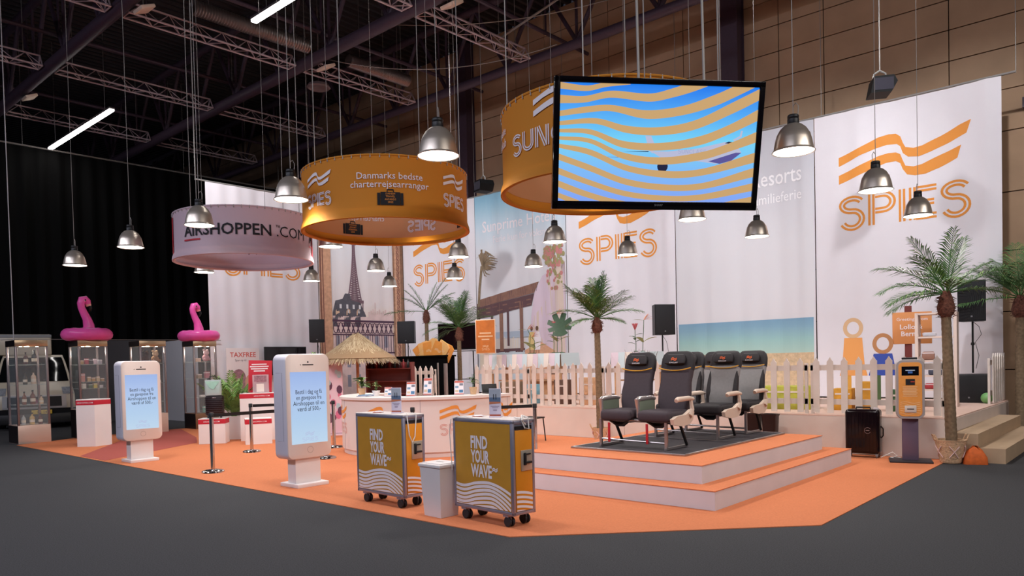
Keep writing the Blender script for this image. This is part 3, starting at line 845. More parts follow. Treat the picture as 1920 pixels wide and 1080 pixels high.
# ------------------------------------------------------------------ the hanging screen
def screen():
    W, H = 1.86, 1.092
    t = thing('television_screen', 'big black hanging television showing an airliner behind orange waves', 'television', (-3.352, 5.737, 3.451))
    t.rotation_mode = 'XYZ'
    t.matrix_world = Matrix.Translation((-3.352, 5.737, 3.451)) @ Matrix.Rotation(.847, 4, 'Z') @ Matrix.Rotation(pi / 2 + .203, 4, 'X') @ Matrix.Rotation(-.008, 4, 'Z')
    # local: x right, y up, z to the viewer
    b = .05
    mb = MB()
    mb.box((0, H / 2 - b / 2, -.03), (W, b, .07), 0, None, .006); mb.box((0, -H / 2 + .035, -.03), (W, .07, .07), 0, None, .006)
    mb.box((-W / 2 + b / 2, 0, -.03), (b, H, .07), 0, None, .006); mb.box((W / 2 - b / 2, 0, -.03), (b, H, .07), 0, None, .006)
    mb.box((0, 0, -.07), (W - .02, H - .02, .07), 0, None, .01); mb.build('television_frame', M_blackg, t)
    x0, x1, y0, y1 = -W / 2 + b, W / 2 - b, -H / 2 + .07, H / 2 - b
    mb = MB(); mb.rect(x0, y0, x1, y1, 0, None, -.012)
    mb.build('display', ramp_z('screen_sky', [(0, (134, 166, 250)), (.3, (128, 190, 252)), (.55, (120, 214, 252)), (.8, (80, 170, 250)), (1, (36, 130, 244))], .3, 0.95, 'Y'), t)
    # wave bands traced as (x, top, bottom) knots on a 1510 x 915 picture
    BD = [[(0, -30, 0), (180, -24, -6), (350, -40, -20)], [(0, 0, 50), (200, 20, 62), (340, -12, 28), (520, -60, 4)],
          [(0, 96, 160), (180, 100, 150), (375, 55, 108), (675, 68, 130), (850, 20, 92), (1010, -40, 40), (1250, -150, -60)],
          [(0, 216, 258), (200, 178, 226), (375, 162, 210), (650, 196, 262), (925, 156, 228), (1175, 60, 150), (1320, -10, 80), (1510, -110, -20)],
          [(0, 294, 326), (270, 266, 310), (500, 318, 374), (750, 324, 388), (1025, 264, 338), (1325, 110, 200), (1510, 10, 100)],
          [(0, 354, 380), (230, 352, 392), (480, 436, 490), (775, 446, 506), (1075, 386, 458), (1300, 290, 366), (1510, 170, 260)],
          [(0, 410, 436), (230, 424, 460), (480, 526, 576), (775, 560, 618), (1100, 510, 574), (1300, 440, 508), (1510, 345, 430)],
          [(0, 468, 500), (230, 506, 552), (520, 626, 674), (850, 668, 724), (1125, 640, 696), (1510, 510, 590)],
          [(0, 544, 594), (230, 626, 676), (520, 734, 784), (850, 776, 826), (1125, 756, 808), (1510, 632, 706)],
          [(0, 654, 706), (230, 744, 788), (520, 832, 876), (850, 866, 910), (1125, 848, 898), (1510, 756, 820)],
          [(0, 754, 806), (180, 824, 874), (380, 886, 930), (600, 930, 970)], [(0, 850, 890), (160, 910, 960)], [(900, 945, 990), (1200, 930, 980), (1510, 866, 930)]]
    mb = MB()
    def cat(P, x):
        for i in range(len(P) - 1):
            if P[i][0] <= x <= P[i + 1][0] + .01:
                p1, p2 = P[i], P[i + 1]; p0 = P[i - 1] if i else p1; p3 = P[i + 2] if i + 2 < len(P) else p2
                h = p2[0] - p1[0]; f = (x - p1[0]) / h; out = []
                for k in (1, 2):
                    m1 = (p2[k] - p0[k]) / (p2[0] - p0[0]) * h; m2 = (p3[k] - p1[k]) / (p3[0] - p1[0]) * h
                    out.append((2 * f ** 3 - 3 * f * f + 1) * p1[k] + (f ** 3 - 2 * f * f + f) * m1 + (3 * f * f - 2 * f ** 3) * p2[k] + (f ** 3 - f * f) * m2)
                return out
    for P in BD:
        n = 44; vs = []
        for j in (0, 1):
            for i in range(n + 1):
                x = P[0][0] + (P[-1][0] - P[0][0]) * i / n
                vs.append((x0 + (x1 - x0) * x / 1510, y1 - (y1 - y0) * cat(P, x)[j] / 915, -.008))
        mb.add(vs, [(i, i + 1, n + 2 + i, n + 1 + i) for i in range(n)])
    mb.clip((0, y1, 0), (0, 1, 0)); mb.clip((0, y0, 0), (0, -1, 0))
    mb.build('wave_picture', mat('screen_tan', (206, 166, 112), .4, emit=.95), t, flat=True)
    mb = MB(); s_ = lambda u, v: (x0 + (x1 - x0) * u, y0 + (y1 - y0) * v)
    mb.poly([s_(.46, .44), (s_(.52, .38)), s_(.7, .36), s_(.8, .34), s_(.88, .37), s_(.93, .44), s_(.9, .52), s_(.84, .53), s_(.7, .47), s_(.55, .44)], 0, None, -.0105)
    mb.poly([s_(.43, .57), s_(.46, .57), s_(.485, .48), s_(.47, .42), s_(.45, .45)], 0, None, -.0105)
    mb.poly([s_(.76, .36), s_(.82, .34), s_(.88, .37), s_(.93, .44), s_(.9, .44)], 1, None, -.0101)
    mb.poly([(p[0], p[1]) for p in arc(*s_(.525, .31), .048, .05, 0, 360, 16)[:-1]], 2, None, -.0101)
    mb.poly([s_(.16, .385), s_(.26, .383), s_(.5, .37), s_(.62, .385), s_(.5, .385)], 1, None, -.0101)
    mb.poly([s_(.32, .43), s_(.45, .44), s_(.45, .432)], 2, None, -.0101); mb.poly([s_(.84, .52), s_(.86, .535), s_(.885, .53), s_(.88, .515)], 2, None, -.0099)
    mb.poly([s_(.88, .55), s_(.915, .585), s_(.92, .63), s_(.93, .63), s_(.925, .575), s_(.89, .54)], 0, None, -.0101)
    mb.build('airliner_picture', [mat('screen_white', (214, 218, 250), .4, emit=.7), mat('screen_violet', (112, 104, 190), .4, emit=.6), mat('screen_navy', (28, 34, 82), .4, emit=.5)], t, flat=True)
    mb = MB(); twin(mb, 'SUNCLASS', *s_(.6, .425), .035, .26, 0, None, -.0096); mb.build('lettering', mat('screen_grey', (176, 184, 224), .4, emit=.8), t, flat=True)
    mb = MB(); mb.text('SHARP', .026, 0, None, .002, at=(.02, -H / 2 + .032), z=.007); mb.build('maker_lettering', mat('grey_print', (120, 120, 124), .5), t)
    Mi = t.matrix_world.inverted()
    for wx, wy in ((-3.55, 5.75), (-3.15, 6.2)):
        mb = MB(); mb.tube([Mi @ Vector((wx, wy, 3.9)), Mi @ Vector((wx - .25, wy + .3, 12.3))], .012, 6); mb.build('hanging_rod', M_wire, t)
    for wx, wy in ((-3.4, 5.6), (-2.95, 6.1)):
        mb = MB(); mb.tube([Mi @ Vector((wx, wy, 3.95)), Mi @ Vector((wx, wy, 12.3))], .005, 5); mb.build('suspension_wire', M_wire, t)
screen()

# ------------------------------------------------------------------ pendant lamps
M_shade = mat('spun_metal', (214, 202, 188), .33, .74, var=.1, scale=5)
M_glow = mat('lamp_glow', (255, 248, 238), .4, emit=9)
LP = 145
def make_lamp(label):
    t = thing('pendant_lamp', label, 'lamp', (0, 0, 0), 0, 'bell-shaped pendant lamps')
    mb = MB()
    pr = [(.062, .285), (.09, .272), (.13, .235), (.158, .185), (.163, .18), (.178, .125), (.19, .07), (.198, .02), (.212, .008), (.214, 0), (.206, -.002), (.192, .02), (.172, .12), (.15, .18), (.12, .23), (.06, .27)]
    mb.lathe(pr, 40, cap=False); mb.build('lamp_shade', M_shade, t)
    mb = MB(); mb.lathe([(.0, .38), (.05, .38), (.056, .37), (.056, .345), (.052, .34), (.058, .335), (.058, .29), (.064, .28), (.064, .27), (0, .27)], 20); mb.build('lamp_housing', M_blackp, t)
    mb = MB(); mb.lathe([(.0, .003), (.1, .002), (.203, .006), (.203, .012), (0, .012)], 32); mb.build('lamp_lens', M_glow, t)
    mb = MB(); mb.tube([(0, 0, .38), (0, 0, 8.6)], .0042, 5); mb.tube([(.0, 0, .47), (.03, 0, .5), (.055, 0, .46), (.05, 0, .37)], .005, 5); mb.build('lamp_cable', M_wire, t)
    ld = bpy.data.lights.new('lamp_light', 'SPOT'); ld.energy = LP; ld.spot_size = rad(152); ld.spot_blend = .55; ld.shadow_soft_size = .15; ld.color = (1.0, .95, .9)
    lo = bpy.data.objects.new('lamp_light', ld); COL.objects.link(lo); lo.parent = t; lo.location = (0, 0, -.03)
    return t
lamps = [(-15.85, 5.15, 3.66, 'pendant lamp at the far left, above the first display case'), (-13.26, 5.18, 3.7, 'second pendant lamp from the left, hanging before the black curtain'),
         (-10.64, 5.13, 3.7, 'pendant lamp overlapping the letters of the pink ring'), (-8.29, 5.19, 3.7, 'pendant lamp just left of the orange travel ring'),
         (-5.57, 5.19, 3.7, 'large pendant lamp overlapping the upper right of the orange travel ring'), (-15.74, 7.66, 3.7, 'pendant lamp showing below the left edge of the pink ring'),
         (-13.32, 7.75, 3.7, 'pendant lamp seen through the underside of the pink ring'), (-11.1, 7.71, 3.7, 'pendant lamp showing below the left edge of the orange travel ring'),
         (-8.72, 7.92, 3.7, 'pendant lamp seen through the underside of the orange travel ring'), (-5.5, 7.8, 3.7, 'pendant lamp hidden behind the hanging screen'),
         (-2.95, 7.75, 3.7, 'large pendant lamp at the right of the hanging screen'), (-15.85, 10.42, 3.7, 'small pendant lamp beside the right end of the pink ring'),
         (-13.31, 10.42, 3.7, 'small pendant lamp in front of the iron tower picture'), (-10.61, 10.36, 3.7, 'upper pendant lamp in front of the banner below the orange travel ring'),
         (-8.2, 10.39, 3.7, 'pendant lamp in front of the pool banner, below the screen corner'), (-5.5, 10.35, 3.7, 'pendant lamp partly cut by the lower edge of the screen'),
         (-2.9, 10.39, 3.7, 'pendant lamp over the letters of the rightmost banner'), (-15.72, 12.74, 3.7, 'small low pendant lamp right of the iron tower'),
         (-13.32, 12.85, 3.7, 'lower pendant lamp in front of the banner below the orange travel ring'), (-10.63, 12.69, 3.7, 'small pendant lamp above the pavilion picture'),
         (-8.25, 12.81, 3.7, 'pendant lamp over the letters of the banner below the screen'), (-5.51, 12.72, 3.7, 'pendant lamp in front of the beach banner'),
         (-2.97, 12.8, 3.7, 'lowest pendant lamp in front of the rightmost banner')]
L0 = make_lamp(lamps[0][3]); L0.location = lamps[0][:3]
for i, (x, y, z, lb) in enumerate(lamps[1:]): dup(L0, (x, y, z), .7 * i, lb)
# ================================================================== FRONT OF THE STAND
M_ochre = mat('ochre_panel', (196, 142, 48), .45, var=.04, scale=8)
M_ochre_lit = mat('ochre_panel_lit', (222, 140, 30), .45, var=.04, scale=8)  # same ochre for the end door, stronger side light put into the colour
M_frame = mat('trolley_aluminium', (168, 166, 184), .4, .75, var=.05, scale=12)
M_rub = mat('rubber', (38, 38, 42), .6)
M_cable = mat('white_cable', (226, 222, 218), .5)
SWL = (.262, .212, .160, .112, .068, .026, -.012)
SWP = (.315, .272, .228, .182, .134, .084, .034)
SWR = (.215, .150, .088, .030, -.03, -.09, -.15)
def swell(k, x):
    """height of wave band k at fraction x of the trolley side"""
    c = .6 + .012 * k
    if x < c:
        f = max(0, (x - .08) / (c - .08)); f = f * f * (3 - 2 * f)
        return SWL[k] + (SWP[k] - SWL[k]) * f - .02 * sin(pi * min(1, x / .35)) * (1 - f)
    f = (x - c) / (1 - c)
    return SWP[k] + (SWR[k] - SWP[k]) * f ** 1.7
def wave_bands(wd, h, M, mb, end=False):
    sw = (lambda k, x: .235 - .054 * k - .045 * x + .012 * sin(2.6 * x + .3)) if end else swell; th = .03 if end else .034
    n = 26
    for k in range(7):
        up, dn = [], []
        for i in range(n + 1):
            x = i / n
            up.append((-wd / 2 + wd * x, h * sw(k, x), .0)); dn.append((-wd / 2 + wd * x, h * (sw(k, x) - th), 0))
        mb.add(up + dn, [(i, i + 1, n + 2 + i, n + 1 + i) for i in range(n)])
    mb.clip((0, .004, 0), (0, -1, 0))
    mb.v = [M @ v for v in mb.v]
def make_trolley(loc, rz, label, W):
    D, z0, z1 = .30, .115, 1.03
    t = thing('galley_trolley', label, 'trolley', loc, rz, 'airline galley trolleys')
    mb = MB(); mb.box((0, 0, (z0 + z1) / 2), (W - .02, D - .02, z1 - z0 - .01)); mb.build('trolley_body', M_frame, t)
    mb = MB(); e = .034
    for sx in (-1, 1):
        for sy in (-1, 1): mb.box((sx * (W - e) / 2, sy * (D - e) / 2, (z0 + z1) / 2), (e, e, z1 - z0), 0, None, .006)
    for z in (z0 + .02, z1 - .018):
        for s in (-1, 1):
            mb.box((0, s * (D - e) / 2, z), (W, e, e), 0, None, .006); mb.box((s * (W - e) / 2, 0, z), (e, D, e), 0, None, .006)
    mb.build('edge_frame', M_frame, t)
    H = z1 - z0 - .075
    mb = MB(); mb.box((0, -D / 2 + .006, z0 + .04 + H / 2), (W - .07, .008, H)); sp = mb.build('side_panel', M_ochre, t)
    F = FR((0, -D / 2 - .0005, z0 + .04), (1, 0, 0), (0, 0, 1))
    mb = MB(); wave_bands(W - .075, H, F, mb); mb.build('wave_print', M_whitep, sp, flat=True)
    mb = MB(); f2 = FR((0, -D / 2 - .001, z0 + .04), (1, 0, 0), (0, 0, 1))
    for k, s in enumerate(('FIND', 'YOUR', 'WAVE')): 
        wdt = (.25, .275, .31)[k]
        v, _ = text2d(s, .035, 1.0); w0 = max(p.x for p in v) - min(p.x for p in v)
        sx = wdt / (w0 * .172); mb.text(s, .172, 0, f2, .035, sx, at=(-W / 2 + .325 + wdt / 2 - .05, .585 - .142 * k))
    for j in (0, 1): mb.ribbon([(-W / 2 + .59 + x * .075, .385 - j * .018 + .012 * sin(x * 6.3) + x * .02) for x in [i / 8 for i in range(9)]], .011, 0, f2)
    mb.build('lettering', M_whitep, sp, flat=True)
    # end door
    mb = MB(); mb.box((W / 2 - .004, 0, z0 + .04 + (H - .06) / 2), (.012, D - .075, H - .06), 0, None, .003); dr = mb.build('door', M_ochre_lit, t)
    F = FR((W / 2 + .0035, 0, z0 + .04), (0, 1, 0), (0, 0, 1))
    mb = MB(); wave_bands(D - .085, H, F, mb, True); mb.build('wave_print', M_whitep, dr, flat=True)
    mb = MB(); mb.box((W / 2 + .006, .03, .64), (.012, .15, .2), 0, None, .004); mb.build('latch_plate', mat('latch_steel', (196, 186, 170), .35, .6), dr)
    mb = MB(); mb.box((W / 2 + .018, .0, .655), (.02, .03, .12), 0, None, .006); mb.box((W / 2 + .022, .04, .62), (.024, .09, .022), 0, None, .006); mb.box((W / 2 + .018, .03, .7), (.014, .09, .012), 0, None, .003); mb.build('latch_handle', M_blackp, dr)
    mb = MB(); mb.box((W / 2 - .01, 0, z1 - .07), (.03, D - .08, .03)); mb.build('end_slot', M_blackp, t)
    mb = MB(); mb.box((0, 0, z1 + .004), (W, D, .012), 0, None, .004); mb.build('trolley_top', mat('top_white', (220, 210, 206), .4, var=.05, scale=10), t)
    # printed cards and small things are separate; castors are parts
    for sx in (-1, 1):
        for sy in (-1, 1):
            x, y = sx * (W / 2 - .13), sy * (D / 2 - .045)
            mb = MB(); mb.box((x, y, .105), (.07, .07, .02)); mb.tube([(x, y, .1), (x + .012, y, .06)], .018, 8); mb.box((x + .02, y, .07), (.05, .05, .05), 0, None, .01); c = mb.build('castor', M_frame, t)
            for k in (-1, 1):
                mb = MB(); mb.lathe([(.02, -.012), (.045, -.012), (.05, -.006), (.05, .006), (.045, .012), (.02, .012)], 18, M=T(x + .02, y + k * .022, .05, rx=pi / 2)); mb.build('wheel', M_rub, c)
    return t
make_trolley((-6.76, 5.42, .008), rad(-2), 'left galley trolley in ochre with white wave print, left of the white bin', .90)
make_trolley((-5.135, 5.425, .008), rad(-4), 'right galley trolley in ochre with white wave print, right of the white bin', .88)
# advertising card stands on the trolleys
def card(loc, rz, label):
    t = thing('card_stand', label, 'sign', loc, rz, 'beach picture cards')
    mb = MB(); mb.box((0, 0, .145), (.125, .012, .29), 0, None, .003); mb.box((0, .02, .006), (.125, .08, .012), 0, None, .003); mb.build('card_holder', mat('acrylic_white', (214, 206, 224), .3), t)
    F = FR((0, -.0075, 0), (1, 0, 0), (0, 0, 1))
    mb = MB(); mb.rect(-.06, .2, .06, .285, 0, F); mb.rect(-.06, .155, .06, .2, 1, F, .0003); mb.poly([(-.06, .13), (.06, .142), (.06, .155), (-.06, .158)], 2, F, .0005)
    mb.rect(-.06, .004, .06, .03, 3, F)
    for x in (-.012, .012): mb.rect(x - .004, .18, x + .004, .225, 4, F, .001); mb.poly([(x + p[0], .23 + p[1]) for p in arc(0, 0, .005, .005, 0, 360, 8)[:-1]], 4, F, .001)
    mb.build('card_picture', [mat('card_sky', (170, 178, 190), .5), mat('card_sea', (92, 112, 140), .5), mat('card_sand', (190, 120, 90), .5), mat('card_band', (176, 96, 76), .5), M_ink], t, flat=True)
    mb = MB()
    for x, z, h in ((.046, .108, .006), (.032, .094, .006), (.02, .066, .013)): mb.rect(-x, z, x, z + h, 0, F, .001)
    mb.build('print_lines', mat('card_ink', (160, 146, 166), .6), t, flat=True)
card((-6.62, 5.42, 1.048), rad(22), 'beach picture card standing on the left galley trolley')
card((-5.1, 5.44, 1.048), rad(24), 'beach picture card standing on the right galley trolley')
def leaflets(x, y, z, rz, label, n=3):
    mb = MB()
    for k in range(n): mb.box((.012 * k, .008 * k, .003 + .005 * k), (.1, .15, .004), k % 2, T(0, 0, 0, .3 * k))
    solo('leaflet_pile', mb, [M_whitep, mat('card_band', (176, 96, 76))], label, 'leaflets', 'leaflet piles', (x, y, z), rz)
for x, y, tr in ((-6.95, 5.4, 'left'), (-5.36, 5.43, 'right')): leaflets(x, y, 1.0445, .4, 'small pile of leaflets lying on the %s galley trolley' % tr)
def loop_cable(pts, r, label, name='cable', m=None):
    mb = MB(); mb.tube(pts, r, 6); return solo(name, mb, m or M_cable, label, 'cable')
loop_cable([(-6.42, 5.40, 1.05), (-6.33, 5.32, 1.055), (-6.296, 5.30, 1.0), (-6.292, 5.32, .82), (-6.292, 5.36, .74), (-6.292, 5.40, .8), (-6.292, 5.42, .98), (-6.31, 5.44, 1.05), (-6.45, 5.45, 1.052)], .006, 'white charging cable looped over the end of the left trolley')
loop_cable([(-4.9, 5.5, 1.052), (-4.76, 5.38, 1.055), (-4.7, 5.36, 1.06), (-4.68, 5.40, .96), (-4.68, 5.46, .95), (-4.7, 5.47, 1.06), (-4.78, 5.48, 1.075), (-4.72, 5.4, 1.08), (-4.68, 5.36, 1.04), (-4.69, 5.42, .99), (-4.74, 5.44, 1.07)], .007, 'white cable bundled at the right end of the right trolley')
loop_cable([(-5.3, 5.33, 1.05), (-5.5, 5.31, 1.055), (-5.57, 5.27, 1.03), (-5.585, 5.26, .9), (-5.58, 5.28, .5)], .005, 'thin white cable hanging at the left corner of the right trolley')
# white bin
t = thing('waste_bin', 'white lidded bin standing between the two galley trolleys', 'bin', (-5.775, 5.29, .008), rad(-3))
mb = MB(); q = lambda s, z: [(-s, -s * .86, z), (s, -s * .86, z), (s, s * .86, z), (-s, s * .86, z)]
mb.loft([q(.135, 0), q(.165, .52)], smooth=False); mb.build('bin_body', M_white, t)
mb = MB(); mb.box((0, 0, .535), (.36, .31, .035), 0, None, .008); mb.box((0, 0, .556), (.30, .25, .012), 0, None, .005); l = mb.build('lid', M_white, t)
mb = MB(); mb.rect(-.06, -.008, .06, .008, 0, None, .563); mb.build('lid_slot', M_rub, l, flat=True)

# ------------------------------------------------------------------ phone-shaped kiosks
M_kf = mat('kiosk_face', (226, 210, 202), .4)
M_ks = mat('kiosk_side', (214, 210, 222), .4)  # same white shell, cool dim light on the sides put into the colour
def rrect(w, h, r, n=6):
    out = []
    for cx, cy, a in ((w / 2 - r, h / 2 - r, 0), (-w / 2 + r, h / 2 - r, 90), (-w / 2 + r, -h / 2 + r, 180), (w / 2 - r, -h / 2 + r, 270)):
        out += arc(cx, cy, r, r, a, a + 90, n)
    return out
def kiosk(loc, label):
    t = thing('phone_kiosk', label, 'kiosk', loc, pi / 2, 'phone-shaped kiosks')
    # local: x right, front toward -y
    W, D, z0, z1 = .674, .315, .375, 1.765; zc = (z0 + z1) / 2; Hh = z1 - z0
    F = FR((0, 0, zc), (1, 0, 0), (0, 0, 1))     # z out of F = -y
    mb = MB(); rings = []
    for s, d in ((.97, -D / 2), (1, -D / 2 + .02), (1, D / 2 - .035), (.985, D / 2 - .012)):
        rings.append([F @ Vector((p[0] * s, p[1] * (1 - (1 - s) * W / Hh), d)) for p in rrect(W, Hh, .085)])
    mb.loft(rings); mb.build('kiosk_shell', M_ks, t)
    mb = MB(); rings = []
    for s, d in ((.985, D / 2 - .012), (.975, D / 2), (.96, D / 2 + .003)):
        rings.append([F @ Vector((p[0] * s, p[1] * (1 - (1 - s) * W / Hh), d)) for p in rrect(W, Hh, .085)])
    mb.loft(rings); mb.build('front_panel', M_kf, t)
    f = FR((0, -D / 2 - .004, 0), (1, 0, 0), (0, 0, 1))
    mb = MB(); mb.rect(-.275, .575, .275, 1.525, 0, f); d = mb.build('display', ramp_z('kiosk_screen', [(0, (204, 232, 255)), (.35, (190, 222, 255)), (.75, (186, 212, 255)), (1, (170, 198, 250))], .3, 0.82), t, flat=True)
    mb = MB()
    for k, s in enumerate(('Bestil i dag og få', 'en gavepose fra', 'Airshoppen til en', 'værdi af 500,-')): mb.textw(s, .082, (.40, .385, .475, .355)[k], 0, f, .002, at=(0, 1.235 - .076 * k), z=.001)
    mb.build('lettering', mat('screen_ink', (16, 28, 50), .5), d, flat=True)
    mb = MB(); waves(mb, -.07, .66, .14, 0, f, .001); twin(mb, 'SPIES', -.12, .605, .05, .24, 0, f, .001); mb.build('wave_logo', mat('screen_faint', (190, 204, 240), .5, emit=.85), d, flat=True)
    mb = MB(); mb.ribbon(arc(0, .49, .043, .043, 0, 360, 28), .004, 0, f); mb.build('home_button', mat('button_ring', (150, 130, 122), .4), t, flat=True)
    mb = MB(); mb.poly(rrect(.17, .014, .007), 0, Matrix.Translation((0, 0, 1.62)) @ f); mb.poly(arc(0, 1.655, .012, .012, 0, 360, 14)[:-1], 0, f); mb.poly(arc(-.115, 1.62, .007, .007, 0, 360, 10)[:-1], 0, f); mb.build('speaker_slot', M_ink, t, flat=True)
    mb = MB()
    for p in ([(-.02, 1.3), (-.02, .78)],): mb.tube([(-W / 2 - .0005, D / 2 - .08, 1.52), (-W / 2 - .0005, -.07, 1.52), (-W / 2 - .0005, -.07, .62), (-W / 2 - .0005, D / 2 - .08, .62)], .0025, 4)
    mb.build('side_seam', mat('seam_grey', (130, 126, 146), .5), t)
    mb = MB(); mb.box((0, 0, .2), (.38, .19, .36)); mb.build('pedestal', M_white, t)
    mb = MB(); mb.box((0, 0, .024), (.475, .43, .048), 0, None, .004); mb.build('base_plate', M_white, t)
kiosk((-8.78, 5.57, .008), 'near phone-shaped kiosk left of the galley trolleys')
kiosk((-13.67, 5.375, .008), 'far phone-shaped kiosk standing at the left by the red carpet strip')

# ------------------------------------------------------------------ belt barriers
def post(x, y, label, base=True):
    t = thing('barrier_post', label, 'barrier post', (x, y, .008), 0, 'chrome belt barrier posts')
    mb = MB(); mb.tube([(0, 0, .02), (0, 0, .85)], .032, 20); mb.build('post_tube', M_chrome, t)
    mb = MB(); mb.lathe([(0, .05), (.05, .048), (.15, .03), (.168, .018), (.17, 0), (0, 0)], 32); mb.build('base_disc', M_chrome, t)
    mb = MB(); mb.lathe([(0, .92), (.03, .92), (.036, .912), (.036, .85), (0, .85)], 20); mb.build('belt_head', M_blackp, t)
    return t
posts = [(-11.11, 5.44), (-10.99, 7.42), (-13.12, 7.2), (-12.32, 8.5), (-7.65, 9.08), (-8.92, 7.62)]
for (x, y), lb in zip(posts, ('chrome barrier post in front, between the two phone kiosks', 'barrier post whose base shows right of the near phone kiosk', 'chrome barrier post behind the front one, before the red-topped plinths',
                              'barrier post right of the near phone kiosk, beside the white counter', 'barrier post at the right of the galley trolleys', 'barrier post whose black head peeks over the left trolley')): post(x, y, lb)
def belt(a, b, label, z=.885):
    mb = MB(); a, b = Vector((*a, z)), Vector((*b, z)); d = (b - a).normalized(); n = Vector((-d.y, d.x, 0)) * .0015
    a, b = a + d * .04, b - d * .04; h = Vector((0, 0, .026))
    vs = [a - n - h, a + n - h, a + n + h, a - n + h, b - n - h, b + n - h, b + n + h, b - n + h]
    mb.add(vs, [(0, 1, 2, 3), (4, 5, 6, 7), (0, 1, 5, 4), (2, 3, 7, 6), (0, 3, 7, 4), (1, 2, 6, 5)])
    solo('barrier_belt', mb, M_blackp, label, 'belt', 'black barrier belts')
belt(posts[0], posts[1], 'black belt from the front barrier post to behind the near kiosk')
belt(posts[2], posts[3], 'black belt of the rear barrier behind the near kiosk')
belt((-8.0, 8.5), posts[4], 'black belt at the barrier post right of the trolleys', .89)

# ------------------------------------------------------------------ reception counter
def counter():
    c = (-10.65, 9.6); R = 1.7
    t = thing('reception_counter', 'curved white reception counter with orange wave logos', 'counter', (*c, .008))
    a0, a1 = -172, 14; n = 64
    def shell(r0, r1, z0, z1, bev=0):
        vs, fs = [], []
        for i in range(n + 1):
            a = rad(a0 + (a1 - a0) * i / n)
            for r, z in ((r0, z0), (r1, z0), (r1, z1), (r0, z1)): vs.append((r * cos(a), r * sin(a), z))
        for i in range(n):
            for k in range(4): fs.append((i * 4 + k, i * 4 + (k + 1) % 4, (i + 1) * 4 + (k + 1) % 4, (i + 1) * 4 + k))
        fs += [(0, 1, 2, 3), (n * 4, n * 4 + 1, n * 4 + 2, n * 4 + 3)]
        m = MB(); m.add(vs, fs, smooth=True); return m
    CW = mat('counter_white', (222, 212, 208), .42)
    shell(R - .04, R, .09, .985).build('counter_front', CW, t)
    shell(R - .09, R - .03, 0, .09).build('toe_plinth', CW, t)
    shell(1.12, R + .035, .985, 1.03).build('counter_top', CW, t)
    mb = MB()
    for a in (-49, -111, 10): mb.tube([((R + .001) * cos(rad(a)), (R + .001) * sin(rad(a)), .09), ((R + .001) * cos(rad(a)), (R + .001) * sin(rad(a)), .985)], .003, 4)
    mb.build('panel_seam', mat('seam_grey', (130, 126, 146)), t)
    def art(name, mb, a, m):
        mb.warp(lambda p: ((R + .004) * cos(rad(a) + p.x / R), (R + .004) * sin(rad(a) + p.x / R), p.y), .06); mb.build(name, m, t, flat=True)
    M_thin = mat('thin_red_print', (206, 112, 92), .6)
    for a in (-118, -72, -27, 5):
        mb = MB(); waves(mb, -.33, .55, .66); art('wave_logo', mb, a, M_logo)
        mb = MB(); twin(mb, 'SPIES', -.33, .385, .18, .66, lw=.035, dd=.06); art('lettering', mb, a, M_thin)
counter()
def polar(a, r): return (-10.65 + r * cos(rad(a)), 9.6 + r * sin(rad(a)))
ZC = 1.039
M_leaf = mat('leaf_green', (92, 130, 58), .55, var=.25, scale=14)
M_leaf2 = mat('leaf_dark', (58, 88, 50), .55, var=.25, scale=14)
M_leaf3 = mat('leaf_olive', (150, 150, 96), .6, var=.2, scale=14)
M_pot = mat('beige_pot', (206, 168, 130), .7, var=.08, scale=30)
def leaf(mb, p, d, L, w, up=.2, mi=0, n=5):
    """a pointed leaf blade bending down along direction d"""
    d = Vector(d).normalized(); s = d.cross(Vector((0, 0, 1))); s = s.normalized() if s.length > .05 else Vector((1, 0, 0))
    vs = []; p = Vector(p)
    for i in range(n + 1):
        f = i / n; q = p + d * L * f - Vector((0, 0, up * L * f * f)); ww = w * sin(pi * min(1, .12 + .88 * f)) * .5 * (1 if i < n else 0)
        dip = Vector((0, 0, w * .12 * sin(pi * f)))
        vs += [q - s * ww + dip, q - dip * .3, q + s * ww + dip]
    fs = []
    for i in range(n):
        for k in (0, 1): fs.append((3 * i + k, 3 * i + k + 1, 3 * i + 4 + k, 3 * i + 3 + k))
    mb.add(vs, fs, mi, None, True)
def pot_plant(loc, label, nl, L, w, h, mats, seed, flower=False, potm=None, r0=.05, r1=.072, ph=.14):
    r = random.Random(seed); t = thing('potted_plant', label, 'plant', loc, 0, 'small potted plants')
    mb = MB(); mb.lathe([(0, 0), (r0, 0), (r1, ph), (r1 + .004, ph), (r1 + .004, ph - .01), (r1 - .01, ph - .01), (0, ph - .02)], 20); mb.build('pot', potm or M_pot, t)
    mb = MB()
    for k in range(nl):
        a = 2.4 * k + r.random(); z = ph + h * (.25 + .75 * r.random()); e = .2 + .9 * r.random()
        leaf(mb, (0, 0, z * .8), (cos(a), sin(a), e), L * (.6 + .5 * r.random()), w * (.7 + .5 * r.random()), .45, k % len(mats))
    mb.build('foliage', mats, t, flat=True)
    mb = MB()
    for k in range(3): mb.tube([(.01 * (k - 1), 0, ph - .02), (.02 * (k - 1), .01 * k, ph + h * .9)], .004, 5)
    mb.build('stem', M_leaf2, t)
    return t
x, y = polar(-117, 1.45)
pot_plant((-11.38, 8.5, ZC), 'leafy green plant in a beige pot at the left end of the counter', 26, .24, .085, .22, [M_leaf, M_leaf2, M_leaf3], 4)
pot_plant((-9.36, 9.42, ZC), 'upright green plant in a beige pot at the right end of the counter', 14, .16, .06, .26, [M_leaf, M_leaf2], 9, ph=.13)
pot_plant((-10.85, 8.42, ZC), 'pale blooming plant in a small white pot behind the left plant', 16, .12, .035, .2, [M_leaf3, M_leaf], 12, potm=M_white, ph=.1)
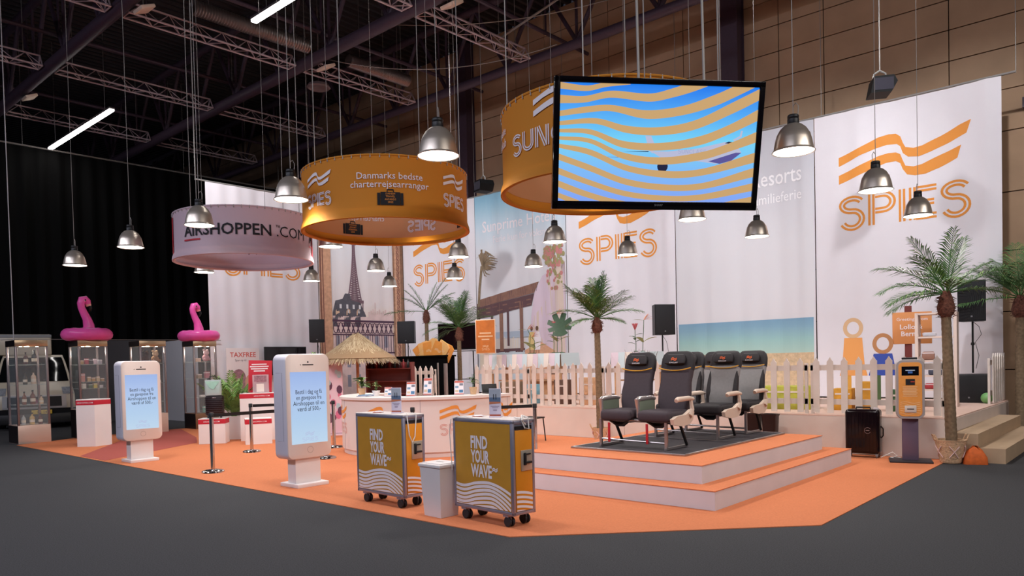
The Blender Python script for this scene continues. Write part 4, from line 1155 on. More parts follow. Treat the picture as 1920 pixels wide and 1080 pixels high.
def brochure_stand(loc, rz, label, w=.15, h=.24, lean=.2):
    t = thing('brochure_holder', label, 'brochure holder', loc, rz, 'brochure holders on the counter')
    Mx = T(0, 0, 0, rx=-lean)
    mb = MB(); mb.box((0, .012, h / 2), (w, .008, h), 0, Mx, .002); mb.box((0, .05, .006), (w, .12, .012), 0, None, .002); mb.build('holder', mat('acrylic_clear', (220, 214, 222), .2, alpha=.5), t)
    F = Mx @ FR((0, .006, 0), (1, 0, 0), (0, 0, 1))
    mb = MB(); mb.rect(-w * .47, .01, w * .47, h * .97, 0, F); mb.rect(-w * .47, h * .84, w * .47, h * .97, 1, F, .001); mb.rect(-w * .47, .01, w * .47, h * .1, 1, F, .001)
    mb.rect(-w * .4, h * .48, -w * .05, h * .62, 2, F, .001); mb.rect(.05 * w, h * .64, w * .42, h * .8, 3, F, .001); mb.rect(.02 * w, h * .16, w * .42, h * .36, 4, F, .001); mb.rect(-w * .4, h * .2, -w * .05, h * .34, 5, F, .001)
    mb.build('leaflet', [M_whitep, mat('leaflet_red', (198, 100, 84), .6), mat('leaflet_blue', (120, 150, 176), .6), mat('leaflet_grey', (120, 122, 134), .6), mat('leaflet_teal', (74, 122, 160), .6), mat('leaflet_sand', (214, 190, 160), .6)], t, flat=True)
brochure_stand((-10.45, 8.36, ZC), .5, 'low brochure holder left of centre on the counter', .14, .17)
brochure_stand((-10.02, 8.52, ZC), .5, 'brochure holder behind the left trolley card, lower of the two', .17, .26)
brochure_stand((-9.95, 8.85, ZC + .0), .5, 'taller brochure holder behind the others on the counter', .16, .32)
brochure_stand((-9.5, 9.2, ZC), .7, 'brochure holder beside the right counter plant', .17, .26)
mb = MB()
for k in range(4): mb.box((0, 0, .004 + .008 * k), (.21 - .01 * k, .3, .007), k % 2, T(0, 0, 0, .1 * k))
solo('magazine_pile', mb, [M_whitep, mat('leaflet_teal', (74, 122, 160))], 'flat pile of magazines on the counter near the left plant', 'magazines', None, (-10.9, 8.22, ZC), .3)
mb = MB(); mb.box((0, 0, .012), (.3, .2, .02), 0, None, .004); mb.box((0, .1, .1), (.3, .01, .18), 0, T(0, 0, 0, rx=-.2), .003)
solo('laptop', mb, M_blackp, 'dark tablet screen lying at the right end of the counter', 'laptop', None, (-9.3, 9.85, ZC), 1.2)
# thin black chair behind the trolley
t = thing('low_stool', 'low black stool with thin legs behind the barrier post at the right trolley', 'stool', (-9.62, 11.3, .008))
mb = MB(); mb.box((0, 0, .47), (.4, .4, .03), 0, None, .012); mb.build('seat', M_blackp, t)
for sx in (-1, 1):
    for sy in (-1, 1):
        mb = MB(); mb.tube([(sx * .17, sy * .17, .46), (sx * .2, sy * .2, 0)], .012, 8); mb.build('leg', M_blackp, t)

# ------------------------------------------------------------------ display cases at the left
M_glass = mat('clear_glass', (225, 232, 232), .03, alpha=.1)
M_brass = mat('champagne_metal', (196, 172, 142), .3, .85, var=.06, scale=4)
M_post = mat('case_post', (150, 140, 142), .35, .8)
M_dark = mat('case_dark', (26, 20, 22), .4)
def display_case(x, y, w, d, label, shelves, base_h=.42, basem=None):
    """tower with its right face on x; y runs from the near corner"""
    t = thing('display_case', label, 'display case', (x - w / 2, y + d / 2, .0), 0, 'glass display towers')
    z1 = 2.36
    mb = MB(); mb.box((0, 0, base_h / 2), (w, d, base_h), 0, None, .004); mb.box((0, -d / 2 - .001, base_h / 2), (w - .01, .004, base_h - .02), 1); mb.build('base_box', [basem or mat('case_pale', (214, 186, 170), .35, .3), M_dark], t)
    mb = MB(); mb.box((0, 0, z1 - .07), (w, d, .14), 0, None, .004); mb.box((0, -d / 2 - .001, z1 - .07), (w - .01, .004, .13), 1); mb.build('top_box', [M_brass, M_dark], t)
    for sx in (-1, 1):
        for sy in (-1, 1):
            mb = MB(); mb.box((sx * (w / 2 - .025), sy * (d / 2 - .025), (base_h + z1 - .14) / 2), (.05, .05, z1 - .14 - base_h), 0, None, .01); mb.build('corner_post', M_post, t)
    for z in shelves:
        mb = MB(); mb.box((0, 0, z), (w - .06, d - .06, .012)); mb.build('glass_shelf', mat('shelf_glass', (200, 214, 210), .08, alpha=.35), t)
    for nm, c, dd in (('front_pane', (w / 2 - .012, 0), (.006, d - .1)), ('side_pane', (0, -d / 2 + .012), (w - .1, .006))):
        mb = MB(); mb.box((*c, (base_h + z1 - .14) / 2), (*dd, z1 - .15 - base_h)); mb.build(nm, M_glass, t)
    for k in range(2):
        mb = MB(); mb.lathe([(0, 0), (.03, 0), (.03, -.008), (0, -.008)], 12, M=T(w * .22, d * (.25 - .5 * k), z1 - .142)); mb.build('spot_lens', mat('case_spot', (255, 244, 226), .4, emit=8), t)
    ld = bpy.data.lights.new('case_light', 'POINT'); ld.energy = 9; ld.shadow_soft_size = .05; ld.color = (1, .92, .8)
    lo = bpy.data.objects.new('case_light', ld); COL.objects.link(lo); lo.parent = t; lo.location = (0, 0, z1 - .2)
    return t
display_case(-19.5, 5.04, .72, .66, 'first glass display tower with bottles, before the camper van', (.88, 1.34, 1.80))
display_case(-19.5, 6.33, .66, .66, 'second glass display tower carrying the left flamingo', (.72, 1.2, 1.36, 1.78), .7)
display_case(-19.5, 7.74, .66, .66, 'third glass display tower, partly behind the far phone kiosk', (.8, 1.28, 1.78), .5)
display_case(-19.5, 9.12, .66, .64, 'fourth glass display tower carrying the right flamingo', (.85, 1.35, 1.8), .42, mat('case_brown', (120, 86, 62), .4, .3))
def bottle(x, y, z, h, r, col, label, cap=(20, 18, 20), lab=(222, 210, 190)):
    t = thing('bottle', label, 'bottle', (x, y, z), 0, 'bottles in the first display tower')
    mb = MB(); mb.lathe([(0, 0), (r, 0), (r, h * .58), (r * .8, h * .66), (r * .34, h * .76), (r * .32, h * .93), (0, h * .93)], 14); mb.build('bottle_glass', mat('bottle_%d_%d_%d' % col, col, .12), t)
    mb = MB(); mb.lathe([(r * 1.02, h * .2), (r * 1.02, h * .42)], 14, cap=False); mb.build('paper_label', mat('lab_%d_%d_%d' % lab, lab, .7), t)
    mb = MB(); mb.lathe([(0, h), (r * .38, h), (r * .38, h * .88), (0, h * .88)], 10); mb.build('cap', mat('cap_%d_%d_%d' % cap, cap, .4), t)
def case_item(x, y, z, w, d, h, col, label, nm='gift_box', cat='box', grp=None, rz=0, bev=.006):
    mb = MB(); mb.box((0, 0, h / 2), (w, d, h), 0, None, bev); mb.box((0, 0, h * .82), (w * 1.01, d * 1.01, h * .1), 1)
    solo(nm, mb, [mat('item_%d_%d_%d' % col, col, .45, var=.06), M_whitep], label, cat, grp, (x, y, z), rz)
S1 = [(.428, [('clear', (170, 172, 168), .25), ('gold', (196, 160, 96), .27), ('dark red', (86, 38, 34), .25)]), (.888, [('amber', (122, 62, 40), .3), ('brown boxed', (110, 52, 34), .33), ('cream', (208, 176, 140), .2)]),
      (1.348, [('dark green', (40, 44, 40), .27), ('pale', (210, 184, 160), .3)]), (1.808, [('plum', (70, 32, 36), .28), ('black', (26, 24, 28), .33)])]
nmz = ['on the floor', 'on the lowest shelf', 'on the middle shelf', 'on the top shelf']
for j, (z, L) in enumerate(S1):
    for k, (nm, col, h) in enumerate(L):
        bottle(-19.66, 5.2 + .17 * k + .03 * j, z, h, .045 + .008 * (k % 2), col, '%s bottle %s of the first display tower' % (nm, nmz[j]))
for k, (y, h, col, lb) in enumerate(((6.45, .1, (190, 160, 120), 'tan'), (6.56, .14, (160, 60, 80), 'crimson'), (6.66, .12, (60, 56, 66), 'charcoal'), (6.75, .13, (214, 190, 200), 'rose'), (6.86, .11, (180, 176, 186), 'silver'))):
    case_item(-19.66, y, 1.787, .08, .08, h, col, '%s perfume box on the top shelf of the second tower' % lb, 'perfume_box', 'box', 'boxes in the second display tower')
for k, (y, h, col, lb) in enumerate(((6.47, .2, (206, 140, 130), 'tall pink'), (6.6, .12, (200, 172, 130), 'sand'), (6.7, .1, (190, 150, 96), 'honey'), (6.8, .12, (210, 186, 150), 'cream'), (6.9, .08, (170, 130, 90), 'brown'))):
    case_item(-19.66, y, 1.367, .08, .07, h, col, '%s carton on the middle shelf of the second tower' % lb, 'carton', 'box', 'boxes in the second display tower')
for y, h, col, lb in ((6.48, .12, (220, 214, 200), 'white'), (6.62, .1, (60, 90, 60), 'green'), (6.73, .12, (214, 190, 80), 'yellow'), (6.86, .07, (200, 190, 190), 'grey')):
    case_item(-19.66, y, 1.207, .1, .08, h, col, '%s jar box on the lower shelf of the second tower' % lb, 'jar_box', 'box', 'boxes in the second display tower')
def plush(x, y, z, cols, label):
    t = thing('soft_toy', label, 'toy', (x, y, z), pi / 2 + .3, 'soft toys in the display towers')
    mb = MB(); mb.ball((0, 0, .1), (.1, .09, .1)); mb.ball((-.08, -.05, .06), .04); mb.ball((.08, -.05, .06), .04); mb.build('toy_body', mat('plush_%d_%d_%d' % cols[0], cols[0], .95, bump=.4, scale=60), t)
    mb = MB(); mb.ball((0, -.02, .24), .075); mb.ball((-.06, 0, .31), .03); mb.ball((.06, 0, .31), .03); mb.build('toy_head', mat('plush_%d_%d_%d' % cols[1], cols[1], .95, bump=.4, scale=60), t)
plush(-19.68, 7.95, 1.787, ((50, 22, 26), (36, 20, 22)), 'dark brown soft toy on the top shelf of the third tower')
plush(-19.7, 8.2, 1.787, ((150, 110, 80), (190, 160, 130)), 'tan soft toy on the top shelf of the third tower')
case_item(-19.68, 7.9, 1.287, .12, .1, .14, (160, 150, 150), 'grey handbag on the middle shelf of the third tower', 'handbag', 'bag')
case_item(-19.68, 8.25, 1.287, .1, .1, .06, (220, 214, 210), 'flat white box on the middle shelf of the third tower')
case_item(-19.68, 8.2, .807, .12, .12, .1, (60, 40, 48), 'small dark purse on the lower shelf of the third tower', 'purse', 'bag')
case_item(-19.68, 9.3, 1.807, .1, .16, .1, (226, 190, 170), 'peach scarf box on the top shelf of the fourth tower', 'scarf_box', 'box')
plush(-19.7, 9.55, 1.807, ((200, 150, 160), (214, 180, 190)), 'pink soft toy on the top shelf of the fourth tower')
case_item(-19.68, 9.33, 1.357, .12, .12, .12, (150, 126, 104), 'brown pouch on the middle shelf of the fourth tower', 'pouch', 'bag')
case_item(-19.68, 9.55, 1.357, .12, .12, .18, (176, 96, 110), 'pink patterned bag on the middle shelf of the fourth tower', 'gift_bag', 'bag')
case_item(-19.68, 9.4, .857, .12, .14, .05, (214, 206, 200), 'folded white cloth on the lower shelf of the fourth tower', 'folded_cloth', 'cloth')
case_item(-19.68, 9.5, .427, .14, .14, .17, (110, 180, 160), 'mint green bag on the floor of the fourth tower', 'mint_bag', 'bag')

# flamingo rings
def flamingo(loc, label, s=1.0, rz=0):
    t = thing('inflatable_flamingo', label, 'inflatable', loc, rz, 'inflatable flamingos')
    M_pk = mat('flamingo_pink', (248, 96, 178), .28, var=.06, scale=6)
    mb = MB(); n, m = 40, 14; vs, fs = [], []
    for i in range(n):
        a = 2 * pi * i / n
        for k in range(m):
            b = 2 * pi * k / m; rr = .40 + .165 * cos(b)
            vs.append((rr * cos(a) * s, rr * sin(a) * s, (.155 + .15 * sin(b) + .006 * sin(a * 10)) * s))
    for i in range(n):
        for k in range(m): fs.append((i * m + k, ((i + 1) % n) * m + k, ((i + 1) % n) * m + (k + 1) % m, i * m + (k + 1) % m))
    mb.add(vs, fs, 0, None, True); mb.build('swim_ring', M_pk, t)
    mb = MB(); P = [(-.33, .2, .2), (-.33, .2, .4), (-.33, .16, .56), (-.33, .09, .71), (-.33, .04, .84), (-.33, .03, .94), (-.33, .065, 1.025), (-.33, .13, 1.035), (-.33, .18, .99), (-.33, .195, .93)]
    mb.tube([Vector(p) * s for p in P], [q * s for q in (.15, .125, .10, .088, .082, .085, .1, .1, .085, .07)], 16); nk = mb.build('neck', M_pk, t)
    mb = MB(); mb.tube([Vector(p) * s for p in ((-.33, .185, .97), (-.33, .215, .88))], [.075 * s, .06 * s], 14, 0); mb.build('beak_base', mat('beak_peach', (240, 176, 160), .35), nk)
    mb = MB(); mb.tube([Vector(p) * s for p in ((-.33, .217, .885), (-.33, .235, .82), (-.33, .22, .76), (-.33, .18, .72))], [.062 * s, .06 * s, .045 * s, .012 * s], 14); mb.build('beak_tip', M_blackg, nk)
    for k in (-1, 1):
        mb = MB(); mb.ball(((-.33 + k * .08) * s, .09 * s, 1.02 * s), (.02 * s, .035 * s, .04 * s), 0); mb.ball(((-.33 + k * .096) * s, .095 * s, 1.02 * s), (.012 * s, .018 * s, .02 * s), 1); mb.build('eye', [M_whitep, M_blackg], nk)
flamingo((-19.85, 6.66, 2.36), 'left pink inflatable flamingo on top of the second display tower', 1.0, .1)
flamingo((-19.85, 9.45, 2.36), 'right pink inflatable flamingo on top of the fourth display tower', .96, .1)
mb = MB(); mb.tube([(-28.0, 3.0, 2.44), (-20.5, 5.4, 2.42), (-20.5, 10.4, 2.42)], .008, 5)
solo('taut_wire', mb, M_wire, 'thin pale wire running along the tops of the display towers', 'wire')
mb = MB(); mb.tube([(0, 0, 0), (0, 0, 9.9)], .01, 6); solo('hanging_cable', mb, mat('pale_cable', (196, 194, 196), .5), 'pale cable hanging down at the far left edge onto the first display tower', 'cable', None, (-19.98, 5.15, 2.362))
# plinths with red bands
def plinth(pa, pb, depth, h, label, hexa=False):
    a, b = Vector((*pa, 0)), Vector((*pb, 0)); d = (b - a); L = d.length; ang = math.atan2(d.y, d.x)
    t = thing('white_plinth', label, 'plinth', ((pa[0] + pb[0]) / 2, (pa[1] + pb[1]) / 2, .009), ang, 'white plinths with red bands')
    if hexa: pts = [(-L / 2, 0), (L / 2, 0), (L / 2 + .17, .36), (L / 2, .72), (-L / 2, .72), (-L / 2 - .17, .36)]
    else: pts = [(-L / 2, 0), (L / 2, 0), (L / 2, depth), (-L / 2, depth)]
    mb = MB(); mb.prism(pts, h); mb.build('plinth_body', M_white, t)
    cx = sum(p[0] for p in pts) / len(pts); cy = sum(p[1] for p in pts) / len(pts)
    q = [(cx + (p[0] - cx) * 1.008, cy + (p[1] - cy) * 1.008) for p in pts]; hb = .1
    mb = MB(); n = len(q); z0 = h - hb - .012
    mb.add([(p[0], p[1], z0) for p in q] + [(p[0], p[1], z0 + hb) for p in q], [(i, (i + 1) % n, (i + 1) % n + n, i + n) for i in range(n)]); bd = mb.build('red_band', M_red, t)
    mb = MB()
    f = FR((q[0][0], q[0][1] - .0015, z0), (1, 0, 0), (0, 0, 1)); mb.text('AIRSHOPPEN.COM', .04, 0, f, .002, at=(L / 2, .035))
    mb.build('lettering', M_whitep, bd, flat=True)
plinth((-17.47, 5.59), (-17.2, 5.86), .6, 1.0, 'tall six-sided plinth in front of the second display tower', True)
plinth((-15.48, 7.29), (-15.14, 7.71), .42, .535, 'low plinth carrying the black suitcase')
plinth((-14.42, 7.78), (-14.18, 8.25), .42, .535, 'low plinth behind the rear barrier post')
plinth((-15.25, 8.12), (-14.75, 8.9), .5, 1.04, 'tall wide plinth carrying the red sign')
# suitcase with clear bag on the low plinth
t = thing('suitcase', 'small black ribbed suitcase standing on a low plinth', 'suitcase', (-15.46, 7.66, .546), rad(51), 'black suitcases')
mb = MB(); mb.box((0, 0, .27), (.36, .2, .44), 0, None, .04)
for k in range(9): mb.box((0, 0, .1 + k * .042), (.37, .21, .014), 0, None, .006)
mb.build('suitcase_shell', mat('case_shell', (30, 16, 20), .3), t)
mb = MB(); mb.tube([(-.1, .05, .48), (-.1, .05, .86), (.1, .05, .86), (.1, .05, .48)], .009, 8); mb.build('pull_handle', M_blackp, t)
for sx in (-1, 1):
    mb = MB(); mb.lathe([(0, -.015), (.03, -.015), (.03, .015), (0, .015)], 12, M=T(sx * .13, -.05, .03, ry=pi / 2)); mb.build('wheel', M_rub, t)
mb = MB(); mb.box((0, -.102, .44), (.08, .012, .014), 0, None, .004); mb.build('grip', M_chrome, t)
t = thing('clear_bag', 'clear plastic bag with mint cloth on top of the black suitcase', 'bag', (-15.39, 7.6, 1.04), rad(51))
mb = MB(); rings = []
for z, w, d in ((0, .33, .17), (.1, .34, .16), (.25, .34, .12), (.33, .33, .03)): rings.append([Vector((p[0], p[1], z)) for p in rrect(w, d, min(w, d) * .35, 3)])
mb.loft(rings); mb.build('bag_film', mat('bag_film', (206, 214, 216), .15, alpha=.45), t)
mb = MB(); mb.add([(-.15, -.085, .3), (.15, -.085, .3), (.02, -.087, .12), (-.05, -.087, .16)], [(0, 1, 2, 3)]); mb.box((0, 0, .15), (.28, .09, .24), 0, None, .03); mb.build('mint_cloth', mat('mint_cloth', (160, 206, 190), .8, var=.08), t)
mb = MB(); mb.tube([(-.09, 0, .33), (-.07, 0, .4), (.07, 0, .4), (.09, 0, .33)], .008, 6); mb.build('bag_handle', M_blackp, t)
# red sign with display box, boards on the left wall
t = thing('red_sign', 'red sign board standing on the tall wide plinth', 'sign', (-15.28, 8.62, 1.05), rad(57))
mb = MB(); mb.box((0, .1, .36), (.5, .02, .72), 0, T(0, 0, 0, ry=.04), .003); mb.build('board', M_red, t)
mb = MB(); f = FR((0, .088, 0), (1, 0, 0), (0, 0, 1))
for k, x in enumerate((.16, .2, .18, .12)): mb.rect(-x, .62 - .05 * k, x, .645 - .05 * k, 0, f)
mb.build('print_lines', M_whitep, t, flat=True)
mb = MB(); mb.box((.03, -.05, .2), (.34, .14, .4), 0, None, .004); mb.build('display_box', mat('box_film', (214, 200, 206), .2, alpha=.4), t)
mb = MB(); mb.rect(-.1, .24, .16, .38, 0, FR((0, -.1225, 0), (1, 0, 0), (0, 0, 1))); mb.rect(-.06, .02, .1, .2, 1, FR((0, -.1225, 0), (1, 0, 0), (0, 0, 1))); mb.build('box_picture', [mat('photo_mauve', (150, 110, 120), .5, var=.3, scale=30), M_cream], t, flat=True)
t = thing('taxfree_board', 'pale poster board reading TAXFREE at the left side wall', 'sign', (-20.3, 10.95, 0), pi / 2)
mb = MB(); mb.box((0, 0, 1.4), (1.02, .03, 1.58), 0, None, .004); mb.box((0, .05, .31), (.5, .06, .62)); mb.box((0, .06, .02), (.7, .3, .04)); mb.build('board', mat('board_pale', (216, 204, 204), .6), t)
f = FR((0, -.017, 0), (1, 0, 0), (0, 0, 1))
mb = MB(); mb.text('TAXFREE', .2, 0, f, .012, at=(0, 1.93)); mb.build('lettering', mat('print_coral', (206, 92, 84), .6), t, flat=True)
mb = MB(); mb.text('Spar op til', .085, 0, f, at=(-.08, 1.81)); mb.build('small_lettering', mat('grey_ink', (90, 84, 90), .6), t, flat=True)
mb = MB(); mb.poly(arc(-.15, 1.3, .22, .28, 0, 180, 12) + [(-.37, .8), (.07, .8)], 0, f, .001); mb.poly(arc(.22, 1.2, .18, .22, 0, 180, 12) + [(.04, .8), (.4, .8)], 1, f, .002); mb.build('poster_picture', [mat('photo_mauve', (150, 110, 120)), mat('photo_tan', (186, 150, 130), .6)], t, flat=True)
t = thing('television', 'black television against the left side wall behind the near kiosk', 'television', (-20.3, 12.35, 0), pi / 2)
mb = MB(); mb.box((0, 0, 1.8), (1.42, .06, .86), 0, None, .008); mb.build('television_frame', M_blackp, t)
mb = MB(); mb.rect(-.69, 1.39, .69, 2.2, 0, FR((0, -.032, 0), (1, 0, 0), (0, 0, 1))); mb.build('dark_display', M_blackg, t, flat=True)
mb = MB(); mb.tube([(0, .0, .03), (0, 0, 1.5)], .04, 10); mb.box((0, 0, .02), (.8, .4, .04), 0, None, .01); mb.build('television_stand', M_blackp, t)

# ------------------------------------------------------------------ camper van
def van():
    t = thing('camper_van', 'cream camper van parked behind the first display tower', 'van', (-24.4, 6.75, 0), rad(74.3))
    # local: front toward -y, x to the viewer's right
    CR = mat('van_cream', (206, 194, 172), .3, spec=.6); DK = mat('van_dark', (34, 34, 36), .5); WS = mat('windscreen', (14, 15, 17), .06)
    def ring(y, z, w, crown): return [(-w, y, z), (-w * .8, y - crown * .6, z), (0, y - crown, z), (w * .8, y - crown * .6, z), (w, y, z)]
    prof = [(.06, .34, .99, .05), (-.02, .6, 1.0, .1), (.0, .98, .99, .12), (.1, 1.12, .96, .14), (.42, 1.33, .93, .12), (.62, 1.6, .88, .1), (.86, 1.95, .8, .08), (1.05, 2.14, .74, .05)]
    rings = []
    for y, z, w, cr in prof:
        q = [Vector((-w + 2 * w * i / 12, y - cr * (1 - (2 * i / 12 - 1) ** 2), z)) for i in range(13)]
        rings.append(q + [Vector((w, 2.4, z)), Vector((-w, 2.4, z))])
    mb = MB(); mb.loft(rings); mb.build('cab_body', CR, t)
    def skin(u0, u1, k0, k1, off, n=10):
        vs, fs = [], []
        for j in range(n + 1):
            kk = k0 + (k1 - k0) * j / n; i = min(int(kk), len(prof) - 2); f = kk - i
            y, z, w, cr = [prof[i][m] + (prof[i + 1][m] - prof[i][m]) * f for m in range(4)]
            for i2 in range(n + 1):
                u = u0 + (u1 - u0) * i2 / n
                vs.append((w * u, y - cr * (1 - u * u) - off, z + off * .3))
        for j in range(n):
            for i2 in range(n): fs.append((j * (n + 1) + i2, j * (n + 1) + i2 + 1, (j + 1) * (n + 1) + i2 + 1, (j + 1) * (n + 1) + i2))
        return MB().add(vs, fs, 0, None, True)
    skin(-.93, .93, 4.1, 6.6, .012).build('windscreen', WS, t, flat=True)
    mb = MB(); mb.tube([(-.3, .33, 1.38), (-.75, .7, 1.52)], .012, 5); mb.tube([(.3, .33, 1.38), (.0, .48, 1.5)], .012, 5); mb.build('wipers', M_rub, t)
    skin(-.78, .78, .95, 1.95, .012).build('grille_panel', mat('van_silver', (196, 196, 196), .3, .5), t, flat=True)
    mb = skin(-.66, .66, 1.1, 1.85, .02)
    mb.build('grille', DK, t, flat=True)
    for k in range(4): skin(-.64, .64, 1.2 + .17 * k, 1.25 + .17 * k, .032, 10).build('grille_slat', M_rub, t, flat=True)
    mb = skin(-1.0, 1.0, .0, .9, .03); mb.build('bumper', DK, t, flat=True)
    mb = MB(); mb.box((0, .0, .3), (1.9, .16, .3), 0, None, .05); mb.build('lower_bumper', DK, t)
    for s in (-1, 1):
        skin(s * .7, s * .97, 2.0, 3.3, .016, 8).build('headlight', mat('lamp_lens', (176, 180, 186), .12, .3, var=.3, scale=16), t, flat=True)
        mb = MB(); mb.box((s * 1.12, .62, 1.5), (.16, .12, .34), 0, None, .04); mb.tube([(s * .92, .62, 1.45), (s * 1.1, .62, 1.45)], .025, 6); mb.build('mirror', M_blackp, t)
        mb = MB(); mb.lathe([(.0, -.1), (.3, -.1), (.34, -.06), (.34, .06), (.3, .1), (0, .1)], 24, M=T(s * .84, .95, .34, ry=pi / 2)); mb.build('wheel', M_rub, t)
    mb = MB(); mb.lathe([(0, .012), (.075, .012), (.085, 0), (0, 0)], 24, M=T(0, -.145, .78, rx=pi / 2)); mb.build('badge', mat('badge_red', (150, 70, 96), .3, .4), t)
    mb = MB(); mb.box((.16, -.155, .49), (.5, .012, .115), 0, None, .004); pl = mb.build('number_plate', mat('plate_yellow', (216, 178, 60), .5), t)
    mb = MB(); mb.text('9C 14', .1, 0, FR((.16, -.163, .455), (1, 0, 0), (0, 0, 1)), .004); mb.build('plate_lettering', M_ink, pl, flat=True)
    mb = MB(); mb.box((-.35, 1.75, 2.45), (1.65, 1.6, .62), 0, None, .05); mb.box((-.35, .99, 2.7), (1.66, .1, .1), 1, None, .02); mb.build('alcove_body', [CR, mat('alcove_grey', (150, 152, 154), .5)], t)
van()
# ================================================================== AIRLINE SEATS
M_mat_r = mat('ribbed_rubber', (46, 40, 46), .8, var=.1, scale=40)
t = thing('seat_mat', 'dark rubber mat with metal rim under the airline seats', 'mat', (-5.24, 9.5, .42))
mb = MB(); mb.box((0, 0, .008), (1.66, 3.0, .016)); mb.build('rubber_sheet', M_mat_r, t)
mb = MB()
for s in (-1, 1): mb.box((s * .84, 0, .012), (.035, 3.05, .024), 0, None, .004); mb.box((0, s * 1.51, .012), (1.71, .035, .024), 0, None, .004)
mb.box((0, .1, .0135), (1.64, .03, .012))
mb.build('metal_rim', M_alu, t)
M_beige = mat('seat_beige', (206, 184, 168), .45)
M_seatblk = mat('seat_black', (38, 34, 38), .65, var=.06, scale=30)
M_gold = mat('seat_gold', (206, 150, 34), .5)
M_sig = mat('seat_orange', (206, 92, 44), .6)
M_strap = mat('strap_red', (190, 34, 44), .6)
M_tray = mat('tray_green', (120, 128, 112), .35)
def seat_rings(levels, n=7):
    """levels: (y, z, w, d, tilt) slices of a padded back, as rounded rectangles"""
    out = []
    for y, z, w, d, tl in levels:
        out.append([Vector((p[0], y + p[1] * cos(tl), z + p[1] * sin(tl))) for p in rrect(w, d, min(w, d) * .42, n)])
    return out
def seat_row(loc, label, body, grey, first):
    t = thing('airline_seat_row', label, 'airline seats', loc, 0, 'rows of airline seats')
    tl = -.28
    for sx in (-.29, .29):
        Mx = T(sx, 0, 0)
        mb = MB(); mb.box((0, .17, .44), (.47, .52, .12), 0, Mx, .05, 3); mb.box((0, -.085, .425), (.46, .1, .14), 0, Mx, .045, 3); mb.build('seat_cushion', body if not grey else M_seatblk, t)
        # back
        lv = [(.40, .46, .40, .10, tl), (.42, .56, .45, .12, tl), (.45, .70, .47, .12, tl), (.485, .84, .44, .10, tl), (.515, .96, .465, .10, tl), (.545, 1.06, .47, .10, tl)]
        mb = MB(); mb.loft(seat_rings(lv), 0, Mx); b = mb.build('backrest', body, t)
        lv = [(.53, 1.0, .475, .10, tl), (.545, 1.05, .48, .115, tl), (.565, 1.14, .47, .12, tl), (.58, 1.2, .43, .11, tl), (.59, 1.235, .36, .08, tl), (.592, 1.245, .28, .05, tl)]
        mb = MB(); mb.loft(seat_rings(lv), 0, Mx); h = mb.build('headrest', M_seatblk, t)
        if grey:   # dark side bolsters on the grey backs
            for s in (-1, 1):
                mb = MB(); mb.loft(seat_rings([(.385, .47, .05, .07, tl), (.405, .66, .075, .09, tl), (.45, .82, .055, .08, tl), (.49, .95, .02, .05, tl)], 4), 0, T(sx + s * .205, 0, 0)); mb.build('side_bolster', M_seatblk, b)
        mb = MB(); mb.loft(seat_rings([(.468, 1.075, .2, .03, tl), (.462, 1.09, .29, .05, tl), (.475, 1.15, .31, .06, tl), (.495, 1.2, .26, .05, tl), (.503, 1.21, .2, .03, tl)]), 0, Mx); pd = mb.build('head_pillow', M_seatblk, h)
        f = Mx @ Matrix.Translation((0, .432, 1.125)) @ Matrix.Rotation(-tl * 0 + pi / 2 + tl, 4, 'X')
        mb = MB()
        for k in (0, 1): mb.ribbon([(-.04 + .08 * x, .03 - .02 * k + .012 * sin(6.3 * x) + .012 * x) for x in [i / 8 for i in range(9)]], .012, 0, f)
        mb.build('wave_logo', M_sig, pd, flat=True)
        mb = MB(); mb.text('SUNCLASS', .026, 0, f, .001, at=(0, -.03)); mb.build('lettering', M_whitep, pd, flat=True)
        mb = MB(); mb.tube([(sx + x, .462 - .02 + .19 * x * x + .02 * (1.0 - abs(x) / .24), 1.0 + .6 * x * x) for x in [-.235 + .47 * i / 12 for i in range(13)]], .008, 6); mb.build('gold_piping', M_gold, b)
        mb = MB(); mb.tube([(sx - .14, .0, .36), (sx - .05, .02, .30), (sx + .05, .02, .30), (sx + .14, .0, .36)], .03, 8); mb.box((sx, .15, .35), (.36, .3, .05), 0, None, .02); mb.build('life_vest_pouch', M_blackp, t)
        if first:
            mb = MB(); mb.box((sx - .1, -.1, .2), (.035, .012, .26), 0, None, .004); mb.build('red_strap', M_strap, t)
    # arm rests
    def arm(x, panel):
        mb = MB(); mb.tube([(x, -.02, .625), (x, .02, .64), (x, .3, .645), (x, .42, .63)], [.026, .034, .032, .022], 10); a = mb.build('armrest', M_beige if not panel else M_chrome2, t)
        mb = MB()
        if panel:
            mb.box((x, .2, .515), (.022, .42, .215), 0, None, .006); mb.build('arm_panel', M_tray, a)
            mb = MB(); mb.tube([(x, -.02, .64), (x, -.015, .58), (x, .0, .5), (x, .01, .4)], [.034, .03, .024, .03], 10); mb.build('arm_post', M_chrome2, a)
        else: mb.tube([(x, .36, .62), (x + .01, .37, .5), (x + .005, .3, .42)], [.02, .03, .045], 8); mb.build('arm_support', M_beige, a)
    M_chrome2 = mat('arm_silver', (196, 186, 184), .25, .7)
    arm(-.57, first); arm(0, first); arm(.57, False)
    mb = MB(); mb.prism([(-.1, .33), (-.12, .4), (-.02, .43), (.2, .44), (.36, .5), (.42, .46), (.38, .36), (.3, .31), (.1, .3)], .05, 0, FR((.535, 0, 0), (0, 1, 0), (0, 0, 1))); mb.build('side_cover', M_beige, t)
    # frame
    for x in (-.54, .45):
        mb = MB(); mb.box((x, -.07, .195), (.035, .03, .36)); mb.build('leg', M_alu, t)
        mb = MB(); mb.tube([(x + .03, .22, .33), (x + .03, .4, .03)], .02, 8); mb.build('leg', M_blackp, t)
        mb = MB(); mb.box((x, .18, .02), (.03, .55, .03)); mb.build('floor_rail', M_alu, t)
